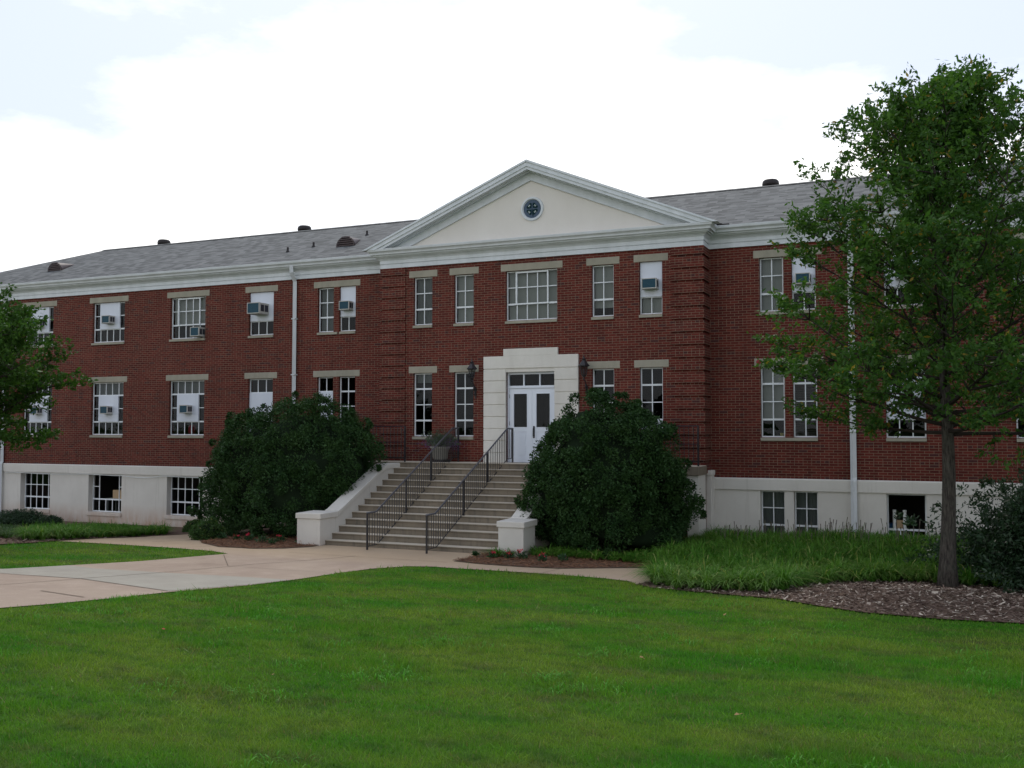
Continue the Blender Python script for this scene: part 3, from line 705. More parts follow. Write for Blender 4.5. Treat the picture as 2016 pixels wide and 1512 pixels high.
# roof
PITCH = (8.9 - 6.64) / (5.1 + .30)
EY = -.31; EZ = 6.645; RY = 5.1; RZ = 8.9; EX = 27.31; HX = 22.1; BY = 10.6
rf = MB()
rf.quad((-EX,EY,EZ),(EX,EY,EZ),(HX,RY,RZ),(-HX,RY,RZ)); rf.quad((EX,BY,EZ),(-EX,BY,EZ),(-HX,RY,RZ),(HX,RY,RZ))
rf.quad((-EX,EY,EZ),(-HX,RY,RZ),(-EX,BY,EZ)); rf.quad((EX,EY,EZ),(EX,BY,EZ),(HX,RY,RZ))
# pavilion gable roof running back into the main slope
GX = 5.22; GZ = 6.66; AZ = 8.80; FY = -1.03
def zroof(y): return EZ + (y - EY) * (RZ - EZ) / (RY - EY)
yb = EY + (AZ + .03 - EZ) * (RY - EY) / (RZ - EZ)
for s in (-1, 1):
    a = [(s*GX, FY, GZ+.03), (0, FY, AZ+.03), (0, yb, AZ+.03), (s*GX, -.26, GZ+.03)]
    rf.quad(*(a if s < 0 else a[::-1]))
ro = bpart(rf, 'roof', M['roof'])
rc = MB(); rc.prism([(RY-.16, RZ-.045),(RY, RZ+.028),(RY+.16, RZ-.045),(RY, RZ-.02)], -HX, HX, 'x'); bpart(rc, 'ridge_cap', M['roof'], ro)
# pediment: tympanum, inner band, raking cornice
ty = MB(); ty.quad((-4.95,-PW-.001,6.5),(4.95,-PW-.001,6.5),(0,-PW-.001,8.68)); ped = bpart(ty, 'pediment', M['stucco'])
sl = (AZ - GZ) / GX; ca = 1 / math.sqrt(1 + sl * sl)
def rake(d0, d1, y0, y1, name='raking_cornice', m=M['trim']):
    """band lying under the roof line: vertical drops d0..d1 below it, from y0 (front) to y1"""
    mb = MB()
    zt = lambda x, d: AZ - abs(x) * sl - d
    zlow = 6.63
    for s in (-1, 1):
        xe0 = (AZ - d0 - zlow) / sl; xe1 = (AZ - d1 - zlow) / sl
        P = [(0, zt(0, d0)), (s*xe0, zlow), (s*xe1, zlow), (0, zt(0, d1))]
        if s > 0: P = P[::-1]
        mb.prism(P, y0, y1, 'y')
    return bpart(mb, name, m, ped)
rake(-.025, .03, FY-.015, -PW); rake(.03, .15, FY+.015, -PW); rake(.15, .235, FY+.045, -PW); rake(.235, .262, FY+.20, -PW)
rake(.262, .47, -PW-.035, -PW-.002)
rake(.47, .49, -PW-.055, -PW-.002)
# top flashing of the horizontal cornice in front of the tympanum
fl = MB(); fl.quad((-5.15,-.995,6.652),(5.15,-.995,6.652),(5.15,-PW-.003,6.70),(-5.15,-PW-.003,6.70)); bpart(fl, 'flashing', M['gutter'], ped)
# round window with the clover emblem
RCX, RCZ = .04, 7.5
rw = MB()
for r0, r1, ya in ((.335, .265, -PW-.045), ):
    n = 48
    for i in range(n):
        a, b = 2*math.pi*i/n, 2*math.pi*(i+1)/n
        ring = lambda r, y: ((RCX + r*math.cos(a), y, RCZ + r*math.sin(a)), (RCX + r*math.cos(b), y, RCZ + r*math.sin(b)))
        for (ra, ya_), (rb, yb_) in (((.345,-PW-.004),(.335,-PW-.045)), ((.335,-PW-.045),(.285,-PW-.05)), ((.285,-PW-.05),(.27,-PW-.02)), ((.27,-PW-.02),(.262,-PW-.006))):
            p, q = ring(ra, ya_); r, s = ring(rb, yb_); rw.quad(p, q, s, r)
rwo = bpart(rw, 'round_window', M['trim'])
gd = MB(); gd.quad(*[(RCX + .27*math.cos(2*math.pi*i/48), -PW-.008, RCZ + .27*math.sin(2*math.pi*i/48)) for i in range(48)]); bpart(gd, 'pane', M['roundglass'], rwo)
em = MB(); hl = MB()
for q in range(4):
    a = math.pi/4 + q * math.pi/2; ca_, sa_ = math.cos(a), math.sin(a)
    pts = []
    for t in np.linspace(-1, 1, 19):                      # heart-shaped leaflet, notch outwards
        th = t * math.pi
        hx = .062 * (1.15 * math.sin(th) ** 3 * 1.0); hy = (13*math.cos(th) - 5*math.cos(2*th) - 2*math.cos(3*th) - math.cos(4*th)) / 17
        pts.append((.112 + .088 * hy, .098 * math.sin(th) ** 3))
    P = [(RCX + p*ca_ - r*sa_, -PW-.016, RCZ + p*sa_ + r*ca_) for p, r in pts[:-1]]
    em.quad(*P)
    # letter H on each leaflet
    cx0, cz0 = RCX + .125*ca_, RCZ + .125*sa_
    rot = a - math.pi/2 if q in (0, 1) else a + math.pi/2
    cr_, sr_ = math.cos(rot), math.sin(rot)
    for (u0, u1, v0, v1) in ((-.026,-.015,-.026,.026), (.015,.026,-.026,.026), (-.015,.015,-.006,.006)):
        hl.quad(*[(cx0 + u*cr_ - v*sr_, -PW-.020, cz0 + u*sr_ + v*cr_) for u, v in ((u0,v0),(u1,v0),(u1,v1),(u0,v1))])
em.quad(*[(RCX + u, -PW-.0165, RCZ + v) for u, v in ((-.008,0),(.008,0),(.022,-.12),(.045,-.22),(.015,-.225),(.002,-.12))])
bpart(em, 'clover_emblem', M['emblemgreen'], rwo); bpart(hl, 'letter', M['emblemwhite'], rwo)

# roof furniture
def eyebrow(x, y, r):
    z = zroof(y); mb = MB(); n = 14; L_ = r * 2.6
    front = [(x + r*math.cos(math.pi*i/n), y, z + r*.95*math.sin(math.pi*i/n)) for i in range(n+1)]
    tip = (x, y + L_, zroof(y + L_) + .01)
    for i in range(n): mb.quad(front[i+1], front[i], tip)
    d = bpart(mb, 'louvre_vent', M['vent'], ro, smooth=False)
    f = MB(); f.quad(*[(p[0], y + .03, p[2]) for p in front]); bpart(f, 'opening', M['ventdark'], ro)
    s = MB()
    for k_ in range(5):
        zz = r * .95 * (k_ + .25) / 5; hw = r * math.sqrt(max(0, 1 - (zz / (r*.95))**2)) - .02
        s.quad((x-hw,y-.02,z+zz),(x+hw,y-.02,z+zz),(x+hw,y+.025,z+zz+.055),(x-hw,y+.025,z+zz+.055))
    for i in range(n): s.quad((front[i][0],y-.02,front[i][2]),(front[i+1][0],y-.02,front[i+1][2]),(x+(front[i+1][0]-x)*.92,y-.02,z+(front[i+1][2]-z)*.92),(x+(front[i][0]-x)*.92,y-.02,z+(front[i][2]-z)*.92))
    bpart(s, 'louvre', M['vent'], ro)
eyebrow(-7.5, 1.35, .36); eyebrow(-20.9, 1.5, .36)
def ridge_vent(x, y=5.5):
    mb = MB(); z = 9.20 - .52
    mb.lathe([(.16,0),(.16,.30)], (x, y, z), 16); mb.lathe([(.0,.52),(.2,.51),(.25,.47),(.27,.38),(.255,.30),(.16,.30)], (x, y, z), 18); bpart(mb, 'ridge_vent', M['ventdark'], ro, smooth=True)
from_px = lambda: None
ridge_vent(-12.11); ridge_vent(-19.19); ridge_vent(5.71)
for x, y in ((-9.75,1.25),(-9.05,1.75),(-7.7,3.0)):
    mb = MB(); z = zroof(y); mb.lathe([(.075,-.02),(.05,.04),(.036,.06),(.036,.16),(.0,.16)], (x,y,z), 10); bpart(mb, 'vent_pipe', M['ventdark'], ro)
mb = MB(); mb.box(5.12,5.5,-.30,-.24,6.655,6.70); mb.box(5.2,5.3,-.32,-.22,6.66,6.72); bpart(mb, 'gutter_debris', M['ventdark'])

# downpipes
for x in (-21.6, -8.48, 8.50):
    mb = MB(); w_ = .05
    P = [(x,-.27,6.50),(x,-.27,6.30),(x,-.075,6.02),(x,-.075,.06),(x,-.125,-.03),(x,-.125,-1.55 if x > 0 else -2.0)]
    mb.tube(P, [.075]*6, 4, True)
    for z in (4.8, 3.0, 1.2): mb.box(x-.075, x+.075, -.145, -.0, z, z+.03)
    bpart(mb, 'downpipe', M['gutter'])
# cable sagging along the left foundation
mb = MB(); P = []
for i in range(80):
    x = -21.4 + 12.4 * i / 79; P.append((x, -.085, -.325 - .035 * abs(math.sin(x * .9)) - (.06 if -15.6 < x < -13.8 else 0) * math.sin((x + 15.6) / 1.8 * math.pi)))
mb.tube(P, .011, 5); bpart(mb, 'cable', M['whiteboard'])

# door surround, transom and doors
sr = MB(); YS = -PW
z = 2.98
for x0, x1 in ((-1.45, -.76), (.72, 1.42)):
    zt = 2.965; 
    while zt > .32:
        zb = max(zt - .315, .30); sr.box(x0, x1, YS-.07, YS+.02, zb, zt); zt -= .339
    sr.box(x0+.002, x1-.002, YS-.045, YS+.018, .30, 2.965)
sr.box(-1.45, 1.42, YS-.072, YS+.02, 2.99, 3.34); sr.box(-.83, .82, YS-.072, YS+.02, 3.34, 3.545); sr.box(-1.44, 1.41, YS-.045, YS+.018, 2.96, 2.995)
sr.box(-.76, .72, YS-.045, YS+.1, 2.88, 2.962)
bpart(sr, 'door_surround', M['surround'], bevel=.006)
YD = YS + .13
df = MB(); x0, x1 = -.76, .72
df.box(x0, x0+.05, YD-.05, YD+.07, .30, 2.88); df.box(x1-.05, x1, YD-.05, YD+.07, .30, 2.88); df.box(x0+.05, x1-.05, YD-.05, YD+.07, 2.82, 2.88); df.box(x0+.05, x1-.05, YD-.05, YD+.07, 2.43, 2.50)
for xx in (-.263, .223): df.box(xx-.018, xx+.018, YD-.04, YD+.03, 2.50, 2.82)
dfo = bpart(df, 'transom', M['door']); g_ = MB(); g_.quad((x0+.05,YD,2.5),(x1-.05,YD,2.5),(x1-.05,YD,2.82),(x0+.05,YD,2.82)); bpart(g_, 'pane', M['glass'], dfo)
for k_, (a, b) in enumerate(((x0+.053, -.023), (-.017, x1-.053))):
    d = MB(); y0, y1 = YD-.02, YD+.025; ga, gb, gc, gd_ = (a+.13, b-.15, 1.33, 2.27)
    d.box(a, ga, y0, y1, .335, 2.425); d.box(gb, b, y0, y1, .335, 2.425); d.box(ga, gb, y0, y1, gd_, 2.425); d.box(ga, gb, y0, y1, 1.20, gc); d.box(ga, gb, y0, y1, .335, .48)
    d.box(ga, gb, y0+.015, y1-.005, .48, 1.20); d.box(ga+.06, gb-.06, y0+.003, y1-.006, .55, 1.12); d.box(ga, gb, y0, y1, .80, .84)
    for (p, q, r, s) in ((ga-.018, ga, gc-.018, gd_+.018), (gb, gb+.018, gc-.018, gd_+.018), (ga, gb, gd_, gd_+.018), (ga, gb, gc-.018, gc)): d.box(p, q, y0-.008, y0, r, s)
    do = bpart(d, 'door', M['door']); g_ = MB(); g_.quad((ga,YD,gc),(gb,YD,gc),(gb,YD,gd_),(ga,YD,gd_)); bpart(g_, 'pane', M['glass'], do)
    if k_: h_ = MB(); hx = a + .055; h_.box(hx-.025,hx+.025,y0-.012,y0,1.02,1.36); h_.tube([(hx,y0-.012,1.32),(hx,y0-.06,1.30),(hx,y0-.06,1.08),(hx,y0-.012,1.06)], .014, 8); bpart(h_, 'handle', M['iron'], do)
    h_ = MB()
    for z in (2.15, 1.38, .6): h_.box(*((a-.012, a+.004) if k_ == 0 else (b-.004, b+.012)), y0-.018, y0+.002, z, z+.11)
    bpart(h_, 'hinge', M['iron'], do)

# ------------------------------------------------------------------ things fixed to or standing in the windows
acdata = {}
def ac_unit(x, y, z, w_, h_, d_, label, deep=False):
    t = empty('air_conditioner', (x, y, z), label, 'air conditioner', 'window air conditioners')
    mb = MB(); f = .022
    mb.box(-w_/2, w_/2, -d_+.012, .03, 0, h_)
    frame_quads(mb, -w_/2-.006, w_/2+.006, -.004, h_+.004, -d_-.012, f, .03); mb.box(-w_/2-.004, w_/2+.004, -d_+.0, .025, -.012, -.0015)
    mb.build('case', M['case'], t, bevel=.003)
    g_ = MB(); g_.box(-w_/2+f, w_/2-f, -d_-.002, -d_+.01, f, h_-f)
    n = int(h_ / .022)
    for i in range(n): g_.box(-w_/2+f, w_/2-f, -d_-.005, -d_-.0022, f+.003+i*(h_-2*f)/n, f+.009+i*(h_-2*f)/n)
    g_.build('grille', M['teal'], t)
    for s in (-1, 1):
        l_ = MB(); xo = s * w_/2
        for k_ in range(2):
            ya = -d_*.85 + k_*d_*.42; l_.box(min(xo, xo+s*.004), max(xo, xo+s*.004), ya, ya+d_*.34, h_*.2, h_*.82)
        l_.build('side_vent', M['darkslot'], t)
LBL = {(-6.83,'U'): 'air conditioner in the panel of the right window of the pair left of the pavilion',
 (-10.35,'U'): 'large air conditioner jutting far out from the upper window left of the downpipe',
 (-13.69,'U'): 'air conditioner set low in the right corner of an unpanelled upper window',
 (-13.69,'L'): 'air conditioner in the lower window just left of the left holly bush, red object below',
 (-17.27,'U'): 'air conditioner in the upper window second from the left edge of the photo',
 (-17.27,'L'): 'air conditioner in the lower window directly right of the left tree',
 (-20.67,'U'): 'air conditioner in the upper window beside the left tree branch',
 (-20.67,'L'): 'air conditioner in the lower window half hidden by the left tree leaves',
 (7.04,'U'): 'air conditioner in the upper paired window behind the right tree leaves',
 (9.28,'U'): 'air conditioner in the upper window right of the right downpipe behind the tree',
 (3.15,'U'): 'air conditioner under the pediment in the rightmost upper pavilion window'}
for W_, (z0, z1), rows, yf in ACS:
    xm = (W_['x0'] + W_['x1']) / 2; lab = LBL[(W_['x0'], W_['st'])]
    if W_['ac'] == 'L': ac_unit(xm + .02, yf - .028, 5.02, .48, .35, .50, lab)
    elif W_['ac'] == 'low': ac_unit(-12.42, yf - .003, 4.40, .36, .30, .32, lab)
    elif W_['st'] == 'L': ac_unit(xm + .03, yf - .028, 1.81, .34, .27, .24, lab)
    elif W_['y'] < 0: ac_unit(xm - .0, yf - .028, 5.02, .40, .27, .24, lab)
    else: ac_unit(xm + (.06 if W_['cols'] == 5 else 0), yf - .028, 5.01, .36, .27, .26, lab)
mb = MB(); mb.lathe([(.0,0),(.045,0),(.05,.03),(.05,.07),(.0,.08)], (0,0,0), 16)
t = mb.build('alarm_bell', M['red']); t.rotation_euler = (R(90),0,0); t.location = (6.19, -.006, 3.03); mb = MB(); tag(t, 'small red round alarm on the stone lintel right of the pavilion', 'alarm')
t.scale = (1.25, 1.25, 1.1)
mb = MB(); mb.box(-.22,.22,-.15,.15,0,.3); mb.box(-.21,.21,-.152,-.15,.135,.165); t = mb.build('cardboard_box', M['cardboard'], bevel=.006); t.location = (-16.35,.55,-1.2); tag(t, 'brown cardboard box inside the open basement window', 'box')
mb = MB(); mb.box(-.5,.5,-.25,.25,-.03,0); [mb.box(a-.03,a+.03,b-.03,b+.03,-1.1,-.03) for a in (-.45,.45) for b in (-.2,.2)]; t = mb.build('table', M['blindgray']); t.location = (-16.4,.65,-1.2); tag(t, 'plain table under the cardboard box in the basement', 'table')
for x, lab in ((9.42,'white upright tube at the left of the open basement window'), (9.66,'white upright tube beside the brown board in the open basement window')):
    mb = MB(); mb.lathe([(.0,0),(.04,0),(.04,1.55),(.0,1.55)], (0,0,0), 14); mb.lathe([(.044,1.5),(.044,1.56),(.0,1.56)], (0,0,0), 14); t = mb.build('cardboard_tube', M['whiteboard']); t.location = (x,.32,-2.3); tag(t, lab, 'tube', 'tubes in the basement window')
mb = MB(); mb.box(-.07,.07,-.02,.02,0,1.3); mb.box(-.075,.075,-.025,.025,1.25,1.28); t = mb.build('board', M['cardboard']); t.location = (9.54,.4,-2.3); tag(t, 'brown board standing between two white tubes in the basement window', 'board')
mb = MB(); mb.box(-.12,.12,-.1,.1,0,1.2); mb.box(-.125,.125,-.105,.105,1.14,1.2); t = mb.build('storage_bin', M['bluecloth'], bevel=.01); t.location = (9.36,.62,-2.3); tag(t, 'blue bin in the corner of the open basement window', 'bin')
mb = MB(); mb.lathe([(.0,0),(.04,0),(.052,.11),(.048,.11),(.038,.01),(.0,.01)], (0,0,0), 16); t = mb.build('cup', M['yellow'], smooth=True); t.location = (6.72,.21,1.064); tag(t, 'yellow cup on the window sill of the lower paired window', 'cup')
mb = MB(); mb.lathe([(.0,0),(.10,.02),(.14,.12),(.13,.26),(.09,.34),(.0,.36)], (0,0,0), 12); t = mb.build('cushion', M['redcloth'], smooth=True); t.location = (-13.0,.38,1.07); tag(t, 'red cushion inside the lower window left of the holly bush', 'cushion')

# wall lanterns
def lantern(x, label):
    t = empty('wall_lantern', (x, -PW, 2.75), label, 'lantern', 'wall lanterns beside the door')
    c = (0, -.27, 0)
    b = MB(); b.lathe([(.045,-.05),(.07,-.01),(.075,.0)], c, 6); 
    for k_ in range(6):
        a = math.pi/3 * k_; b.tube([(c[0]+.07*math.cos(a), c[1]+.07*math.sin(a), 0), (c[0]+.115*math.cos(a), c[1]+.115*math.sin(a), .24)], .008, 4)
    b.lathe([(.018,-.14),(.03,-.10),(.012,-.07),(.045,-.05)], c, 8); b.build('cage', M['iron'], t)
    b = MB(); b.lathe([(.16,.23),(.165,.25),(.12,.30),(.075,.36),(.05,.39),(.055,.41),(.07,.43),(.03,.45),(.015,.49),(.022,.505),(.0,.54)], c, 6); b.build('roof_cap', M['iron'], t)
    b = MB(); b.lathe([(.06,.005),(.103,.235)], c, 6); b.build('glass', M['glass'], t)
    b = MB(); P = [(0,-.27,-.12)] + [(0, -.27 + .22*math.sin(u*math.pi/2), -.12 - .30*(1-math.cos(u*math.pi/2)) - .08*u) for u in np.linspace(0.1, 1, 8)]
    b.tube(P, .016, 6); 
    b.tube([(0, -.10 + .075*(1-u*.55)*math.cos(u*9), -.32 + .075*(1-u*.55)*math.sin(u*9)) for u in np.linspace(0, 1, 26)], .013, 6)
    b.tube([(0, -.06 + .05*(1-u*.5)*math.cos(u*8+2), -.47 + .05*(1-u*.5)*math.sin(u*8+2)) for u in np.linspace(0, 1, 22)], .011, 6)
    b.tube([(0,-.02,-.30),(0,-.012,-.62)], [.03,.014], 6); b.build('bracket', M['iron'], t)
    return t
lantern(-1.72, 'black wall lantern left of the doorway on a scrolled bracket')
lantern(1.66, 'black wall lantern right of the doorway above the right bush')

# ------------------------------------------------------------------ staircase
ST = empty('staircase', (-1.26, -3.4, -1.64), 'broad grey concrete staircase with white side walls climbing to the door', 'stairs')
def spart(mb, name, m, parent=None, **k):
    o = mb.build(name, m, parent or ST, **k)
    if not parent: o.matrix_parent_inverse = Matrix.Translation((1.26, 3.4, 1.64))
    return o
LZ0 = .335; NR = 13; rise = (LZ0 + 1.66) / NR; Y0 = -1.6; trd = .305; XL, XR = -3.7, 1.17
for i in range(NR):
    zt = LZ0 - i * rise; yf = Y0 - i * trd
    mb = MB(); k_ = .0 if i else 0
    yb_ = yf + trd - .003 if i else -PW
    x0, x1 = (XL, XR + .12)
    if i == 0: yb_ = yf + .3
    mb.prism([(yf, zt - .002), (yf - .018, zt - .004), (yf - .018, zt - .034), (yf, zt - .046), (yf, zt - rise - .05), (yb_, zt - rise - .05), (yb_, zt - .001)], x0 + .0, x1, 'x')
    spart(mb, 'step', M['steps'], bevel=.006)
# landing slab and its arched walls
ld = MB(); ld.box(-4.95, 4.93, -1.575, -PW+.001, .10, LZ0-.003); spart(ld, 'landing', M['steps'], bevel=.012)
def arched_wall(mb, x0, x1, ax0, ax1, y0, y1, zb, zt, spring):
    n = 16; cxm = (ax0 + ax1) / 2; r = (ax1 - ax0) / 2
    arc = [(cxm - r*math.cos(math.pi*i/n), spring + r*math.sin(math.pi*i/n)) for i in range(n+1)]
    for y in (y0, y1):
        mb.quad((x0,y,zb),(ax0,y,zb),(ax0,y,zt),(x0,y,zt)); mb.quad((ax1,y,zb),(x1,y,zb),(x1,y,zt),(ax1,y,zt))
        for i in range(n): mb.quad((arc[i][0],y,arc[i][1]),(arc[i+1][0],y,arc[i+1][1]),(arc[i+1][0],y,zt),(arc[i][0],y,zt))
    mb.quad((ax0,y0,zb),(ax0,y1,zb),(ax0,y1,spring),(ax0,y0,spring)); mb.quad((ax1,y0,zb),(ax1,y1,zb),(ax1,y1,spring),(ax1,y0,spring))
    for i in range(n): mb.quad((arc[i][0],y0,arc[i][1]),(arc[i+1][0],y0,arc[i+1][1]),(arc[i+1][0],y1,arc[i+1][1]),(arc[i][0],y1,arc[i][1]))
    mb.quad((x0,y0,zb),(x0,y1,zb),(x0,y1,zt),(x0,y0,zt)); mb.quad((x1,y0,zb),(x1,y1,zb),(x1,y1,zt),(x1,y0,zt))
aw = MB(); arched_wall(aw, XR+.71, 4.90, 3.0, 4.62, -1.52, -1.30, -1.9, .098, -.95); spart(aw, 'landing_wall', M['foundation']); aw = MB(); aw.box(4.70,4.90,-1.298,-PW-.002,-1.9,.098); spart(aw, 'landing_end_wall', M['foundation'])
aw = MB(); arched_wall(aw, -4.90, XL-.05, -4.75, -3.95, -1.52, -1.30, -1.9, .098, -.95); spart(aw, 'landing_wall', M['foundation'])
pc = MB(); pc.box(4.62,5.00,-.42,-.045,-1.7,.06); pc.box(4.60,5.02,-.44,-.04,.06,.19); spart(pc, 'corner_pier', M['foundation'], bevel=.015)
# white side walls: pedestal at the foot, sloping coping, level top
for (xi, xo) in ((XL, -4.39), (XR, 1.80)):
    s = -1 if xo < xi else 1
    xa, xb = min(xi, xo), max(xi, xo)
    w1 = MB(); inner = xi; out = xi + s * .36
    pts = [(-5.50,-2.1),(-5.50,-.97),(-4.86,-.97),(-2.30,.17),(-1.53,.17),(-1.53,-2.1)]
    a, b = min(inner, out), max(inner, out)
    w1.prism([(-4.80,-2.1),(-4.80,-.97),(-2.30,.17),(-1.53,.17),(-1.53,-2.1)], a, b, 'x')
    w1.prism([(-5.50,-2.1),(-5.50,-.97),(-4.801,-.97),(-4.801,-2.1)], xa, xb, 'x')
    spart(w1, 'side_wall', M['foundation'], bevel=.01)
    w2 = MB(); e = .03
    cop = [(-4.722,-.968),(-4.722,-.81),(-4.62,-.78),(-2.45,.235),(-2.20,.305),(-1.53,.305),(-1.53,.168),(-2.25,.168),(-2.5,.10),(-4.66,-.915)]
    w2.prism(cop, a - e + (0 if s < 0 else 0), b + e, 'x')
    w2.prism([(-5.53,-.968),(-5.53,-.835),(-4.723,-.825),(-4.723,-.968)], xa - e, xb + e, 'x')
    spart(w2, 'coping', M['foundation'], bevel=.012)

# handrails
def handrail(x, yt, zt, ys, zs, yb_, zb, ytp, label):
    t = empty('handrail', (x, yb_, zb - .87), label, 'handrail', 'stair handrails')
    def hp(mb, n, m=M['iron'], **k):
        o = mb.build(n, m, t, **k); o.matrix_parent_inverse = Matrix.Translation((-x, -yb_, -(zb - .87))); return o
    slope = (zt - zb) / (yt - ys)
    top = MB(); top.tube([(x, ytp+.02, zt), (x, yt, zt), (x, ys, zb), (x, yb_-.03, zb)], .023, 8); hp(top, 'top_rail', M['iron2'], smooth=True)
    bot = MB(); bot.tube([(x, ytp, zt-.83), (x, yt+.05, zt-.83), (x, ys+.05, zb-.80), (x, yb_, zb-.80)], .012, 6); hp(bot, 'bottom_rail')
    for y, z0, z1 in ((ytp, LZ0, zt), (yb_, zb-.89, zb)):
        p = MB(); p.box(x-.019, x+.019, y-.019, y+.019, z0, z1); hp(p, 'post')
    for f_ in (.36, .69):
        y = ys + (yt - ys) * f_; z = zb + (zt - zb) * f_
        stepz = LZ0 - rise * math.ceil(max(0, (Y0 - y) / trd - 1e-6)); p = MB(); p.box(x-.019, x+.019, y-.019, y+.019, stepz - .01, z); hp(p, 'post')
    y = yb_ + .105
    while y < ytp - .05:
        z = zb if y < ys else zt if y > yt else zb + (y - ys) * slope
        zl = (zb-.80) if y < ys + .05 else zt-.83 if y > yt + .05 else zb-.80 + (y-ys-.05) * ((zt-.83-zb+.80)/(yt-ys))
        p = MB(); p.tube([(x, y, zl), (x, y, z)], .0095, 5); hp(p, 'baluster'); y += .118
M['iron2'] = mat('worn_rail', (.075,.075,.085), .35, .5)
handrail(-2.2, -1.20, 1.295, -5.30, -.745, -5.70, -.745, -.82, 'left of the two black iron stair handrails')
handrail(-.5, -1.20, 1.285, -5.43, -.725, -5.84, -.725, -.82, 'right of the two black iron stair handrails')
def landing_rail(x0, x1, label, y=-1.49):
    t = empty('landing_railing', (x0, y, LZ0), label, 'railing', 'iron railings on the landing')
    z0, z1 = LZ0, 1.37; L_ = x1 - x0
    p = MB(); p.box(-.02, L_+.02, -.02, .02, z1-z0-.03, z1-z0); p.build('top_rail', M['iron'], t)
    p = MB(); p.box(0, L_, -.012, .012, .10, .125); p.box(0, L_, -.012, .012, .55, .57); p.build('bottom_rail', M['iron'], t)
    for xx in (0, L_): p = MB(); p.box(xx-.02, xx+.02, -.02, .02, 0, z1-z0-.03); p.build('post', M['iron'], t)
    n = int(L_ / .118)
    for i in range(1, n): p = MB(); p.tube([(L_*i/n, 0, .11), (L_*i/n, 0, z1-z0-.02)], .009, 5); p.build('baluster', M['iron'], t)
landing_rail(-4.88, -3.58, 'black iron railing on the left end of the landing')
landing_rail(1.9, 4.90, 'black iron railing on the right end of the landing behind the bush')

# planter with gray-green plant
pl = empty('planter', (-2.63, -1.12, LZ0), 'pale stone urn planter standing on the landing below the window', 'planter')
mb = MB(); mb.lathe([(.0,.06),(.18,.06),(.21,.10),(.26,.37),(.30,.40),(.30,.44),(.26,.44),(.24,.41),(.0,.41)], (0,0,0), 20); mb.build('pot', M['planter'], pl, smooth=True)
mb = MB(); mb.box(-.22,.22,-.22,.22,0,.06); mb.build('plinth', M['ventdark'], pl)

